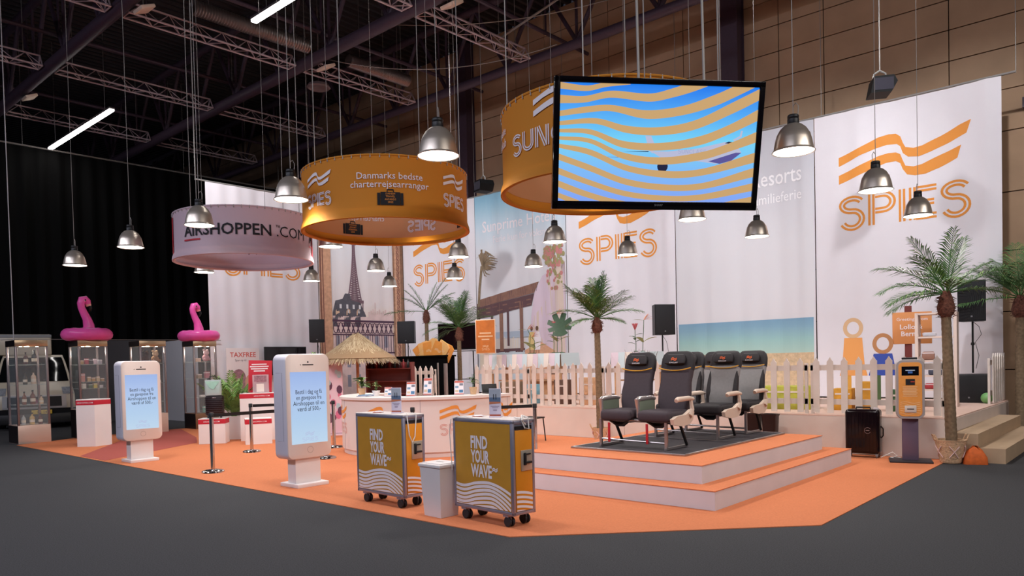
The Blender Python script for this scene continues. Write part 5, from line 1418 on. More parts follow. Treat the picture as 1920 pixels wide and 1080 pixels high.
    mb = MB(); mb.tube([(-.56, 0, .36), (.55, 0, .36)], .024, 10); mb.tube([(-.56, .26, .36), (.55, .26, .36)], .024, 10); mb.tube([(-.54, -.07, .11), (.45, -.07, .09)], .013, 8); mb.build('cross_tube', M_alu, t)
    return t
DKB = mat('seat_plum', (62, 52, 58), .75, var=.06, scale=30)
GRB = mat('seat_grey', (136, 134, 136), .75, var=.05, scale=30)
for k, (y, b, g, lb) in enumerate(((8.3, DKB, False, 'front row of two dark airline seats with green arm panels'),                                     (9.71, GRB, True, 'middle row of pale grey airline seats'), (10.62, GRB, True, 'rearmost row of pale grey airline seats'))):
    seat_row((-5.235, y, .437), lb, b, g, k == 0)
# stage-front litter bins
for x, y, lb in ((-5.36, 12.12, 'black waste bin behind the rear airline seats, left one'), (-5.08, 12.15, 'black waste bin behind the rear airline seats, right one')):
    mb = MB(); q = lambda s, z: [Vector((p[0], p[1], z)) for p in rrect(s, s * .8, .03, 3)]
    mb.loft([q(.19, 0), q(.24, .58), q(.26, .6), q(.26, .62), q(.23, .62), q(.18, .1)]); solo('waste_bin', mb, mat('bin_dark', (40, 26, 28), .4), lb, 'bin', 'black waste bins', (x, y, .008))
# ================================================================== PICKET FENCES
def fence(x0, x1, y, label, z=.622, along=0.0, pitch=.218):
    L = x1 - x0; t = thing('picket_fence', label, 'fence', (x0, y, z), along, 'white picket fence panels')
    FC = mat('fence_white', (222, 210, 202), .6, var=.03, scale=5); n = max(2, round(L / pitch))
    for k in range(n):
        x = (k + .5) * L / n
        mb = MB(); mb.prism([(x - .05, .02), (x + .05, .02), (x + .05, .86), (x + .03, .88), (x, .93), (x - .03, .88), (x - .05, .86)], .02, 0, FR((0, -.01, 0), (1, 0, 0), (0, 0, 1)))
        mb.build('picket', FC, t)
    for zz in (.2, .76):
        mb = MB(); mb.box((L / 2, .03, zz), (L, .03, .09)); mb.build('rail', FC, t)
    for x in (.03, L - .03):
        mb = MB(); mb.box((x, .035, .42), (.05, .04, .84)); mb.build('fence_post', FC, t)
for x0, x1, lb in ((-16.1, -13.8, 'picket fence panel behind the counter, left of the black desk'), (-12.42, -10.72, 'picket fence panel just right of the black desk and palm'), (-10.66, -8.72, 'picket fence panel left of the palm in the middle'),
                   (-8.68, -6.68, 'picket fence panel behind the front airline seats'), (-6.64, -4.6, 'picket fence panel behind the rear airline seats and black bins'), (-4.56, -2.56, 'picket fence panel behind the suitcase and payment kiosk')):
    fence(x0, x1, 12.55, lb)
fence(0, 1.35, 0, 'short picket fence panel at the right edge of the stage above the steps', along=pi / 2)
bpy.data.objects['picket_fence.006'].location = (-2.52, 15.9, .622)

# ================================================================== PALMS
M_trunk = mat('palm_trunk', (122, 102, 80), .9, var=.25, scale=25, bump=.3)
M_fibre = mat('palm_fibre', (106, 66, 54), .95, var=.4, scale=30, bump=.6)
M_frond = mat('palm_green', (74, 112, 62), .55, var=.3, scale=10)
M_frondl = mat('palm_light', (112, 150, 74), .55, var=.3, scale=10)
def frond(mb, base, az, elev, L, droop, nl, lw, r, wide=.4):
    pts = []; d = Vector((cos(az) * cos(elev), sin(az) * cos(elev), sin(elev))); p = Vector(base); n = 12
    for i in range(n + 1):
        pts.append(p.copy()); dd = d.copy(); p = p + dd * (L / n); d = (d - Vector((0, 0, droop / n * (0.4 + 1.3 * i / n)))).normalized()
    mb.tube(pts, [.012 * (1 - .8 * i / n) for i in range(n + 1)], 5, 0)
    for j in range(nl):
        f = .16 + .84 * j / nl; i = min(int(f * n), n - 1); q = pts[i].lerp(pts[i + 1], f * n - i); tg = (pts[i + 1] - pts[i]).normalized()
        side = tg.cross(Vector((0, 0, 1))); side = side.normalized() if side.length > .05 else Vector((1, 0, 0)); upv = side.cross(tg)
        ll = L * wide * (sin(pi * min(1, .25 + .72 * f)) ** .7) * (.85 + .3 * r.random())
        for s in (-1, 1):
            dr = (tg * (.75 + .3 * f) + side * s * .85 + upv * (.12 + .15 * r.random()) + Vector((0, 0, -.18 * r.random()))).normalized()
            m_ = q + dr * ll * .55; e = q + dr * ll + Vector((0, 0, -ll * (.16 + .15 * r.random())))
            wv = (tg - dr * tg.dot(dr)).normalized() * lw
            k = len(mb.v)
            mb.add([q - wv * .4, q + wv * .4, m_ + wv, e, m_ - wv], [(0, 1, 2, 4), (4, 2, 3)], 0 if r.random() < .8 else 1)
def palm(loc, label, top, tr, lean, crown, seed, head=.33, basket=None, lw=.0085, nl=24, cat='palm'):
    """crown: list of (azimuth deg, elevation deg, length, droop)"""
    r = random.Random(seed); t = thing('palm_tree', label, cat, loc, 0, 'artificial palm trees')
    z0 = basket or 0.0
    mb = MB(); n = int((top - z0) / .035); pts, rr = [], []
    for i in range(n + 1):
        f = i / n; z = z0 * .3 + (top - z0 * .3) * f; pts.append((lean[0] * f, lean[1] * f, z)); rr.append(tr * (1.12 - .22 * f) * (1 + .05 * (i % 2)))
    mb.tube(pts, rr, 14); mb.build('trunk', M_trunk, t)
    hx, hy = lean
    mb = MB(); mb.lathe([(tr * .7, 0), (tr * 1.5, .06 * head / .33), (tr * 1.75, head * .4), (tr * 1.3, head * .75), (tr * .7, head)], 14, M=T(hx, hy, top - .02))
    for k in range(110):
        a = r.random() * 2 * pi; z = top + head * (.0 + .8 * r.random()); q = tr * (1.25 + .5 * r.random())
        mb.tube([(hx + cos(a) * q * .8, hy + sin(a) * q * .8, z), (hx + cos(a) * (q + .035), hy + sin(a) * (q + .035), z + .03 - .08 * r.random())], [.006, .002], 4, cap=False)
    mb.build('fibre_head', M_fibre, t)
    for az, el, L, dr in crown:
        mb = MB(); frond(mb, (hx, hy, top + head * .85), rad(az), rad(el), L, dr, nl, lw, r); mb.build('frond', [M_frond, M_frondl], t, flat=True)
    return t
def crown(n, el, L, dr, seed, a0=0):
    r = random.Random(seed); out = []
    for k in range(n):
        e = el[0] + (el[1] - el[0]) * ((k * .618) % 1); out.append((a0 + 137.5 * k, e + 8 * (r.random() - .5), L * (.85 + .3 * r.random()), dr * (.8 + .4 * r.random())))
    return out
# view-right on this stand is about azimuth 42 deg, view-left 222
palm((-8.45, 12.02, .008), 'palm tree in the middle, left of the airline seats', 2.12, .062, (-.03, 0), [(222, 24, .95, .9), (42, 22, .95, .8), (60, 5, .6, .6), (205, 2, .65, .7), (250, 0, .6, .7), (20, 0, .6, .6), (110, 30, .7, .7)] + crown(17, (28, 88), .84, .2, 5), 3, basket=.24)
palm((-14.42, 14.02, .622), 'bushy palm tree in front of the dark television, right of the desk', 1.58, .06, (0, 0), [(222, 8, 1.0, .9), (205, -12, .95, .9), (42, 15, 1.0, .6), (30, 30, 1.0, .7), (250, 20, .9, .6)] + crown(18, (32, 85), .98, .35, 8), 7, head=.4)
palm((-16.25, 14.5, .622), 'slim palm tree behind the black desk, left of the bushy palm', 2.15, .06, (0, 0), [(222, 3, 1.2, .3), (228, 50, .9, .4), (215, 62, .95, .4), (42, 40, 1.0, .5), (50, 55, 1.0, .4), (30, 35, .9, .6), (60, 70, .9, .3), (235, 38, .8, .5), (45, 62, 1.1, .4)], 11, head=.42)
palm((-2.4, 12.1, .008), 'tall palm tree in a woven basket beside the payment kiosk', 2.08, .068, (-.06, 0), [(222, 22, 1.0, 1.1), (212, 38, 1.05, .9), (232, 8, .95, .9), (245, 48, .85, .7), (222, 62, .95, .4), (50, 82, .95, .1), (62, 68, .9, .3), (42, 26, 1.15, .2), (36, 12, .85, .7), (200, 5, .8, .9), (120, 45, .8, .6), (300, 30, .7, .9), (222, -5, .9, .7), (70, 30, .7, .7), (30, 45, .75, .6)], 13, head=.4, basket=.33, lw=.0095, nl=26)
palm((-2.2, 16.9, .008), 'palm tree cut by the right edge of the picture behind the steps', 2.2, .085, (0, 0), [(222, 18, 1.2, .5), (228, 0, 1.25, .35), (215, 40, 1.1, .5)] + crown(13, (20, 82), 1.15, .5, 21), 17, head=.45)
# woven baskets
M_bask = mat('woven_straw', (206, 170, 136), .85, var=.2, scale=40, bump=.6)
def basket(loc, r0, r1, h, label, handles=True):
    t = thing('woven_basket', label, 'basket', loc, .6, 'woven straw baskets'); mb = MB(); n = 11
    mb.lathe([(0, 0)] + [(r0 + (r1 - r0) * k / n + .006 * (k % 2), h * k / n) for k in range(n + 1)] + [(r1 - .02, h), (r0 - .01, .03), (0, .03)], 26); mb.build('basket_body', M_bask, t)
    for s in (-1, 1):
        mb = MB(); mb.tube([(s * r1 * .95, -.05, h - .02), (s * (r1 + .03), -.04, h + .07), (s * (r1 + .03), .04, h + .07), (s * r1 * .95, .05, h - .02)], .012, 7); mb.build('basket_handle', M_bask, t)
    mb = MB()
    for a in range(5): 
        th = 2 * pi * a / 5 - 1.7
        for d in (-1, 1):
            P = []
            for i in range(7):
                f = i / 6; rr = r0 + (r1 - r0) * (.25 + .5 * f) + .012; aa = th + d * (f - .5) * .7; P.append((rr * cos(aa), rr * sin(aa), h * (.25 + .5 * f)))
            mb.tube(P, .007, 5)
    mb.build('woven_pattern', mat('basket_pink', (222, 190, 186), .8), t)
basket((-2.42, 12.1, .009), .13, .2, .33, 'woven basket with pale zigzag holding the tall palm at the right')
basket((-8.46, 12.03, .009), .11, .17, .26, 'woven basket holding the middle palm beside the seat platform')
# ================================================================== STAGE THINGS
ZS = .621
M_cloth_p = mat('pastel_lilac', (222, 204, 216), .8); M_cloth_b = mat('pastel_blue', (206, 220, 226), .8); M_cloth_w = mat('pastel_cream', (236, 222, 214), .8)
def bar_table(x0, x1, y, ztop, label, d=.7):
    t = thing('bar_table', label, 'table', ((x0 + x1) / 2, y, ZS), 0, 'tall tables with pastel cloth'); L = x1 - x0; h = ztop - ZS
    mb = MB(); mb.box((0, 0, h - .02), (L, d, .03)); mb.build('table_top', M_cloth_w, t)
    n = int(L / .17)
    mb = MB()
    for k in range(n):
        a, b = -L / 2 + L * k / n, -L / 2 + L * (k + 1) / n; y0 = -d / 2 - .01 - .02 * (k % 2); zz = h - .3 - .05 * ((k * 3) % 4) / 3
        mb.add([(a, -d / 2 - .01 - .02 * ((k + 1) % 2), h), (b, y0, h), (b, y0 - .03, zz), (a, -d / 2 - .04, zz - .03)], [(0, 1, 2, 3)], k % 3)
    for s in (-1, 1): mb.add([(s * L / 2, -d / 2, h), (s * L / 2, d / 2, h), (s * (L / 2 + .04), d / 2, h - .3), (s * (L / 2 + .04), -d / 2 - .04, h - .32)], [(0, 1, 2, 3)], 1)
    mb.build('striped_valance', [M_cloth_p, M_cloth_b, M_cloth_w], t)
    for sx in (-1, 1):
        for sy in (-1, 1):
            mb = MB(); mb.box((sx * (L / 2 - .08), sy * (d / 2 - .06), h / 2 - .02), (.07, .07, h - .04)); mb.build('leg', mat('bare_wood', (196, 150, 112), .7, var=.15, scale=9), t)
    mb = MB(); mb.box((0, .05, .5), (L - .2, d - .2, .03)); mb.box((0, .1, .25), (L - .6, .3, .45), 0, None, .02); mb.build('lower_shelf', mat('bare_wood', (196, 150, 112)), t)
bar_table(-13.3, -10.9, 14.3, 1.79, 'long tall table with pastel striped cloth below the pool banner')
bar_table(-9.66, -8.72, 14.6, 1.76, 'short tall table with pastel striped cloth left of the airline seats')
# tropical flowers on the tables
def flower_stem(loc, label, kind, seed, h):
    r = random.Random(seed); t = thing('tropical_flower', label, 'flower', loc, .73, 'tall tropical flowers on the tables')
    mb = MB(); P = [(0, 0, 0), (.02 * r.random(), 0, h * .4), (.06 * (r.random() - .3), 0, h * .75), (.12 * (r.random() - .5), 0, h)]
    mb.tube(P, .008, 6); mb.lathe([(0, 0), (.05, 0), (.055, .02), (0, .02)], 14); mb.build('stem', M_leaf2, t); e = P[-1]
    mb = MB()
    if kind == 'monstera':
        o = []
        for k in range(37):
            a = 2 * pi * k / 36; rr = .3 * (1 - .25 * cos(a)) * (.55 if k % 4 == 2 and 4 < k < 33 else 1); o.append((rr * sin(a), -rr * cos(a) * 1.05))
        mb.prism(o[:-1], .004, 0, Matrix.Translation(e) @ FR((0, 0, 0), (1, 0, .1), (0, .35, 1)))
        mb.build('split_leaf', mat('leaf_deep', (44, 72, 46), .4, var=.2), t)
    elif kind == 'protea':
        for k in range(26):
            a = 2.4 * k; leaf(mb, (e[0], e[1], e[2]), (cos(a) * .5, sin(a) * .5, 1.0), .17, .05, -.0, k % 2)
        mb.build('bloom', [mat('protea_pink', (196, 78, 96), .6, var=.2), mat('protea_pale', (214, 130, 130), .6)], t, flat=True)
        mb = MB()
        for k in range(5): leaf(mb, (P[2][0], 0, P[2][2] - .05 * k), (cos(2.2 * k), sin(2.2 * k), .5), .22, .08, .3)
        mb.build('leaves', M_leaf2, t, flat=True)
    else:
        for k in range(5): leaf(mb, e, (1, .2 * (k - 2), .2 + .3 * k), .22, .05, .1, k % 2)
        leaf(mb, (e[0], e[1], e[2] - .01), (-1, 0, .15), .26, .05, .1, 2)
        mb.build('bloom', [mat('strelitzia_orange', (224, 140, 92), .6), mat('strelitzia_rose', (204, 120, 120), .6), M_leaf3], t, flat=True)
        mb = MB()
        for k in range(3): leaf(mb, (P[1][0], 0, h * .3), (cos(2 * k), sin(2 * k), .7), .4, .13, .3)
        mb.build('leaves', M_leaf3, t, flat=True)
for x, z, k, h, lb in ((-12.2, 1.792, 'strelitzia', .62, 'pale orange strelitzia at the left of the long table'), (-12.0, 1.792, 'strelitzia', .42, 'low olive strelitzia leaves beside the pale orange one'), (-11.35, 1.792, 'protea', .62, 'pink protea at the right end of the long table'),
                       (-11.15, 1.792, 'monstera', .62, 'big dark monstera leaf at the right end of the long table'), (-11.3, 1.792, 'strelitzia', .95, 'tallest rose strelitzia above the pink protea')):
    flower_stem((x, 14.3 + .05 * math.sin(x * 40), z), lb, k, int(-x * 100), h)
flower_stem((-9.2, 14.55, 1.762), 'small pink protea on the short table', 'protea', 4, .5)
flower_stem((-9.05, 14.6, 1.762), 'thin rose strelitzia on the short table', 'strelitzia', 5, .72)
# dry grass behind the fence
mb = MB(); r = random.Random(2)
for k in range(60):
    a = r.random() * 6.3; q = .05 + .1 * r.random(); mb.tube([(cos(a) * .04, sin(a) * .04, 0), (cos(a) * q, sin(a) * q, .5), (cos(a) * q * 2.6, sin(a) * q * 2.6, .95 + .25 * r.random())], [.008, .006, .002], 4, cap=False)
mb.lathe([(0, 0), (.12, 0), (.14, .2), (0, .2)], 14)
solo('dry_grass_bunch', mb, mat('dry_stalk', (112, 84, 72), .9, var=.3), 'bunch of dark dry grass behind the fence, right of the middle palm', 'plant', None, (-8.35, 13.4, ZS))
# loudspeakers
def speaker(loc, rz, label, w=.4, h=.66, d=.36):
    t = thing('loudspeaker', label, 'loudspeaker', loc, rz, 'black loudspeakers')
    mb = MB(); mb.prism([(-w / 2, -d / 2), (w / 2, -d / 2), (w * .36, d / 2), (-w * .36, d / 2)], h); mb.build('cabinet', M_blackp, t)
    mb = MB(); mb.box((0, -d / 2 - .006, h / 2), (w - .03, .012, h - .03), 0, None, .006); mb.build('grille', mat('speaker_mesh', (30, 30, 33), .7, bump=.3, scale=200), t)
    mb = MB(); mb.box((0, -d / 2 - .014, h * .12), (.03, .004, .03)); mb.build('emblem', mat('grey_print', (120, 120, 124)), t)
    return t
def stand(loc, h, label, tripod=True):
    t = thing('speaker_stand', label, 'stand', loc, .3, 'black loudspeaker stands')
    mb = MB(); mb.tube([(0, 0, .02), (0, 0, h)], .018, 10); mb.lathe([(.03, h * .55), (.034, h * .57), (.03, h * .6)], 12); mb.build('pole', M_blackp, t)
    if tripod:
        for k in range(3):
            a = 2.1 * k; mb = MB(); mb.tube([(0, 0, h * .42), (cos(a) * .4, sin(a) * .4, .0)], .012, 8); mb.build('leg', M_blackp, t)
    mb = MB(); mb.tube([(0, -.02, h), (.1, -.03, h * .9), (.14, -.02, h * .75), (.04, -.01, h * .6), (.1, 0, h * .35), (.05, 0, .1)], .005, 5); mb.build('speaker_cable', M_blackp, t)
for x, y, zb, rz, w, h, lb in ((-19.7, 13.1, 2.34, .9, .46, .7, 'at the edge of the city banner, far left'), (-19.1, 16.2, 2.3, .5, .6, .73, 'left of the slim palm'), (-9.06, 15.5, 2.15, .9, .5, .71, 'above the airline seats')):
    z0 = ZS if x > -16.6 else .0
    stand((x, y, z0), zb - z0, 'black stand carrying the loudspeaker ' + lb); speaker((x, y, zb), rz, 'black loudspeaker on a stand ' + lb, w, h)
mb = MB(); mb.box((0, 0, .27), (.62, .5, .54), 0, None, .02)
t = thing('subwoofer', 'large black bass speaker on the stage at the right', 'loudspeaker', (-2.95, 16.45, ZS), .1)
mb.build('cabinet', M_blackp, t); mb = MB(); mb.box((0, -.255, .27), (.57, .012, .49), 0, None, .01); mb.build('grille', mat('speaker_mesh', (30, 30, 33)), t)
mb = MB(); mb.box((0, -.264, .1), (.03, .004, .03)); mb.build('emblem', mat('grey_print', (120, 120, 124)), t)
stand((-2.9, 16.45, ZS + .541), 1.0, 'black pole on the bass speaker at the right', False)
speaker((-2.9, 16.45, 2.16), .1, 'black loudspeaker on the pole above the bass speaker', .46, .77)
mb = MB(); mb.ball((0, 0, .1), .1, 0, None, 20, 14); solo('green_ball', mb, mat('ball_green', (122, 178, 110), .4), 'green balloon ball on the stage beside the bass speaker', 'ball', None, (-2.62, 16.1, ZS))
# black desk and orange paper bags
t = thing('black_desk', 'tall black covered desk behind the picket fence', 'desk', (-15.05, 13.35, ZS), 0)
mb = MB(); mb.box((-.07, 0, .58), (1.8, .6, 1.16), 0, None, .01); mb.box((-.07, 0, 1.18), (1.86, .66, .04), 0, None, .006); mb.build('desk_body', M_black, t)
mb = MB(); mb.box((.83, -.31, .5), (.03, .03, 1.0)); mb.build('corner_strip', M_alu, t)
r = random.Random(5)
for k in range(7):
    mb = MB(); w = .36; mb.prism([(-w / 2, -.2), (w / 2, -.2), (w / 2, .2), (w * .2, .26), (-w / 2, .22)], .03, 0, Matrix.Rotation(pi / 2, 4, 'X'))
    f = FR((0, -.031, -.05), (1, 0, 0), (0, 0, 1)); waves(mb, -.1, .0, .2, 1, f)
    o = solo('paper_bag', mb, [[mat('bag_orange', (220, 146, 66), .7, var=.1, scale=5), mat('bag_peach', (228, 178, 112), .7, var=.1, scale=5)][k % 2], mat('bag_pale', (226, 190, 150), .7)], 'orange paper bag fanned out on the black desk, ' + ['leftmost', 'second from left', 'third from left', 'middle one', 'third from right', 'second from right', 'rightmost'][k], 'paper bag', 'orange paper bags', (-14.95 + .115 * k, 13.16 + .04 * k, 1.97 - .03 * abs(k - 3) + .04 * (k % 2)), .1)
    o.rotation_euler = (0.1, (k - 3) * .2 + .7 * (r.random() - .5), .3 + .4 * (r.random() - .5))
# silver pole, television on stand, orange sign
mb = MB(); mb.tube([(0, 0, 0), (0, 0, .98)], .05, 14); mb.lathe([(0, .01), (.14, .01), (.14, 0), (0, 0)], 20); solo('silver_post', mb, M_alu, 'silver post standing beside the black desk', 'post', None, (-13.62, 12.75, ZS))
t = thing('television_stand', 'dark television on a thin black stand behind the bushy palm', 'television', (-16.1, 15.6, ZS), .35)
mb = MB(); mb.box((0, 0, 1.78), (1.3, .06, .8), 0, None, .01); mb.build('television_frame', M_blackp, t)
mb = MB(); mb.rect(-.62, 1.42, .62, 2.15, 0, FR((0, -.032, 0), (1, 0, 0), (0, 0, 1))); mb.build('dark_display', mat('dead_screen', (28, 12, 16), .12), t, flat=True)
mb = MB(); mb.box((0, 0, 1.34), (1.2, .3, .02)); mb.box((0, 0, .5), (1.1, .35, .02)); mb.build('shelf', M_blackp, t)
for sx in (-1, 1):
    mb = MB(); mb.tube([(sx * .5, 0, 1.34), (sx * .52, 0, 0)], .02, 8); mb.build('leg', M_blackp, t)
t = thing('orange_sign', 'orange framed notice board on a white post below the pool banner', 'sign', (-12.93, 13.5, ZS), .5)
mb = MB(); mb.box((0, 0, 1.63), (.52, .03, .86), 0, None, .004); mb.build('sign_frame', mat('sign_rim', (222, 200, 180), .6), t)
f = FR((0, -.017, 0), (1, 0, 0), (0, 0, 1)); mb = MB(); mb.rect(-.24, 1.22, .24, 2.04, 0, f); bo = mb.build('sign_board', mat('sign_orange', (198, 112, 44), .6, var=.12, scale=7), t, flat=True)
mb = MB()
for k, x in enumerate((.15, .19, .1)): mb.rect(-x, 1.7 - .08 * k, x, 1.735 - .08 * k, 0, f, .002)
mb.build('print_lines', mat('sign_peach', (230, 190, 150), .6), bo, flat=True)
mb = MB(); waves(mb, -.08, 1.34, .16, 0, f, .002); twin(mb, 'SPIES', -.1, 1.29, .05, .2, 0, f, .002); mb.build('wave_logo', mat('sign_peach', (230, 190, 150)), bo, flat=True)
mb = MB(); mb.box((0, .03, .62), (.12, .04, 1.24)); mb.build('sign_post', M_cream, t)
# cartons, crates and folded chairs behind the fence
for x, y, w, d, h, c, lb in ((-11.9, 13.3, .5, .3, .5, (120, 96, 76), 'brown carton behind the fence, left of the long table'), (-11.2, 13.2, .3, .3, .45, (120, 170, 190), 'pale blue crate behind the fence'), (-10.3, 13.3, .4, .3, .55, (96, 70, 60), 'dark brown carton behind the fence'),
                             (-9.6, 13.3, .4, .3, .6, (206, 160, 124), 'tan wooden box behind the fence'), (-5.35, 13.6, .9, .5, .42, (176, 176, 70), 'lime green bench box behind the fence'), (-4.35, 13.6, .3, .3, .38, (206, 150, 50), 'ochre stool behind the fence, left'),
                             (-3.95, 13.5, .26, .3, .5, (196, 140, 46), 'ochre stool behind the fence, right'), (-3.4, 13.6, .4, .3, .36, (54, 88, 54), 'dark green crate behind the fence')):
    mb = MB(); mb.box((0, 0, h / 2), (w, d, h), 0, None, .01); mb.box((0, -d / 2 - .002, h * .75), (w * .8, .006, .03), 1)
    solo('storage_box', mb, [mat('store_%d_%d_%d' % c, c, .7, var=.15, scale=8), M_cream], lb, 'box', 'boxes behind the fence', (x, y, ZS), .1)
# face-hole board kept plain, with its signpost
t = thing('photo_board', 'plain orange and blue photo board with two face holes behind the fence', 'board', (-4.55, 15.3, ZS), .15)
def hole_board(cx, w, top, col, nm):
    mb = MB(); n = 28; hz = top - .22
    o = [(cx + .18 * cos(2 * pi * k / n - pi / 2), hz + .2 * sin(2 * pi * k / n - pi / 2)) for k in range(n)]; i_ = [(cx + .11 * cos(2 * pi * k / n - pi / 2), hz + .125 * sin(2 * pi * k / n - pi / 2)) for k in range(n)]
    vs = [(p[0], y, p[1]) for y in (0, .02) for p in o + i_]; fs = []
    for k in range(n):
        k2 = (k + 1) % n; fs += [(k, k2, n + k2, n + k), (2 * n + k, 2 * n + k2, 3 * n + k2, 3 * n + k), (k, k2, 2 * n + k2, 2 * n + k), (n + k, n + k2, 3 * n + k2, 3 * n + k)]
    mb.add(vs, fs, 0); mb.prism([(cx - w * .32, hz - .19), (cx + w * .32, hz - .19), (cx + w * .4, .75), (cx + w * .5, .55), (cx - w * .5, .55), (cx - w * .4, .75)], .02, 1, FR((0, .02, 0), (1, 0, 0), (0, 0, 1)))
    for s in (-1, 1): mb.box((cx + s * w * .18, .01, .28), (.1, .02, .56), 2)
    mb.build(nm, col, t)
BT = mat('board_tan', (206, 168, 130), .7); BO = mat('board_orange', (220, 150, 84), .7)
hole_board(-.16, .5, 1.7, [BT, BO, mat('board_ochre', (206, 150, 60), .7)], 'board_panel'); hole_board(.36, .5, 1.38, [mat('board_brown', (176, 122, 80), .7), mat('board_blue', (52, 74, 160), .7), mat('board_green', (70, 92, 54), .7)], 'board_panel')
t = thing('greeting_sign', 'orange greeting sign on a dark red post behind the payment kiosk', 'sign', (-3.78, 15.5, ZS), .35)
mb = MB(); mb.box((0, .03, .93), (.12, .04, 1.86)); mb.build('sign_post', mat('post_red', (112, 48, 44), .6), t)
mb = MB(); mb.box((.06, 0, 1.44), (.66, .025, .6), 0, None, .004); sb = mb.build('sign_board', mat('greet_orange', (212, 140, 84), .6), t)
f = FR((.06, -.014, 0), (1, 0, 0), (0, 0, 1)); mb = MB(); mb.text('Greetings from', .085, 0, f, .001, at=(0, 1.58)); mb.text('Lollo &', .13, 0, f, .014, at=(-.02, 1.42)); mb.text('Bernie', .13, 0, f, .014, at=(-.02, 1.29)); mb.build('lettering', M_whitep, sb, flat=True)
# white shelf rack with things on it
t = thing('shelf_rack', 'white open shelf rack behind the tall palm', 'shelf', (-3.2, 15.0, ZS), .1)
WD = mat('rack_white', (222, 200, 190), .6)
for sx in (-1, 1):
    mb = MB(); mb.box((sx * .3, 0, .84), (.05, .34, 1.68)); mb.build('side_board', WD, t)
for z in (.06, .3, .55, .82, 1.24, 1.66):
    mb = MB(); mb.box((0, 0, z), (.58, .34, .03)); mb.build('shelf_board', WD, t)
case_item(-3.05, 14.95, ZS + 1.678, .14, .14, .28, (116, 134, 150), 'upright picture box on top of the white shelf rack', 'picture_box', 'box')
for x, z, w, h, c, lb in ((-3.3, 1.257, .22, .07, (196, 196, 206), 'grey folded towel on the upper shelf of the rack'), (-3.05, 1.257, .1, .09, (204, 130, 140), 'rose pouch on the upper shelf of the rack'), (-3.32, .837, .2, .15, (150, 110, 96), 'brown soft bag on the middle shelf of the rack'),
                          (-3.2, .567, .24, .12, (70, 74, 92), 'dark blue folded cloth on the lower shelf of the rack'), (-3.25, .317, .26, .1, (170, 60, 66), 'red folded cloth on the bottom shelf of the rack')):
    case_item(x, 14.93, ZS + z, w, .2, h, c, lb, 'folded_item', 'bag', None, .2, .03)
# thatched parasol in front of the stage
t = thing('thatched_parasol', 'straw-thatched parasol behind the counter', 'parasol', (-14.4, 10.65, .008))
mb = MB(); mb.tube([(0, 0, 0), (0, 0, 2.25)], .035, 10); mb.lathe([(0, .03), (.25, .03), (.25, 0), (0, 0)], 20); mb.build('pole', mat('bare_wood', (196, 150, 112)), t)
mb = MB(); mb.lathe([(.02, 2.34), (.2, 2.22), (.5, 2.02), (.92, 1.76), (.9, 1.74), (.48, 1.98), (.02, 2.28)], 32); mb.build('parasol_frame', mat('straw_dark', (140, 112, 84), .95), t)
mb = MB(); r = random.Random(6)
for k in range(5200):
    a = r.random() * 2 * pi; f = r.random() ** .6; q = .04 + .86 * f; z = 2.36 - .62 * f + .025 * r.random() - .04 * f * (1 - f); L = .12 + .12 * r.random(); da = .25 * (r.random() - .5)
    p = Vector((q * cos(a), q * sin(a), z)); e = p + Vector((cos(a + da), sin(a + da), -.72 - .5 * r.random() * f)).normalized() * L; wv = Vector((-sin(a), cos(a), 0)) * .007
    mb.add([p - wv, p + wv, e + wv * .5, e - wv * .5], [(0, 1, 2, 3)], k % 3)
o = mb.build('thatch', [mat('straw_a', (172, 148, 118), .9), mat('straw_b', (146, 122, 94), .9), mat('straw_c', (192, 172, 142), .9)], t, flat=True)
# poster display under the parasol, and a rack of brochures
t = thing('poster_stand', 'pale pink poster stand below the parasol at the left', 'sign', (-14.55, 9.95, .008), .8)
mb = MB(); mb.box((0, 0, .9), (.62, .03, 1.7), 0, None, .004); mb.box((0, .1, .02), (.6, .35, .04)); mb.build('board', mat('poster_pink', (226, 196, 208), .6), t)
f = FR((0, -.017, 0), (1, 0, 0), (0, 0, 1)); mb = MB(); r = random.Random(8)
for k in range(26):
    x, z = -.26 + .52 * r.random(), .3 + 1.3 * r.random(); s = .03 + .05 * r.random(); mb.poly([(x + p[0], z + p[1]) for p in arc(0, 0, s, s * 1.5, 0, 360, 9)[:-1]], k % 3, f, .0004 * k)
mb.build('poster_picture', [mat('poster_rose', (206, 110, 140), .6), mat('poster_plum', (96, 60, 84), .6), mat('poster_mint', (176, 200, 206), .6)], t, flat=True)
t = thing('brochure_rack', 'dark red rack of small bottles under the parasol', 'rack', (-14.0, 11.3, .008), .6)
mb = MB(); mb.box((0, .12, .85), (1.1, .02, 1.6)); mb.box((-.55, 0, .85), (.03, .26, 1.6)); mb.box((.55, 0, .85), (.03, .26, 1.6)); mb.build('rack_case', mat('rack_red', (112, 52, 48), .6), t)
for z in (.3, .6, .9, 1.2, 1.5):
    mb = MB(); mb.box((0, 0, z), (1.08, .25, .02)); mb.build('rack_shelf', mat('rack_red', (112, 52, 48)), t)
for k in range(9):
    mb = MB(); mb.lathe([(0, 0), (.035, 0), (.035, .13), (.012, .17), (.012, .21), (0, .21)], 10)
    c = [(60, 30, 34), (120, 40, 44), (30, 30, 32)][k % 3]; a = -.44 + .11 * k
    solo('bottle', mb, mat('minibar_%d' % (k % 3), c, .2), 'small dark bottle on the top shelf of the red rack, ' + ['leftmost', 'second from left', 'third from left', 'fourth from left', 'middle', 'fourth from right', 'third from right', 'second from right', 'rightmost'][k], 'bottle', 'bottles in the red rack', (-14.0 + a * cos(.6), 11.3 + a * sin(.6), 1.519))
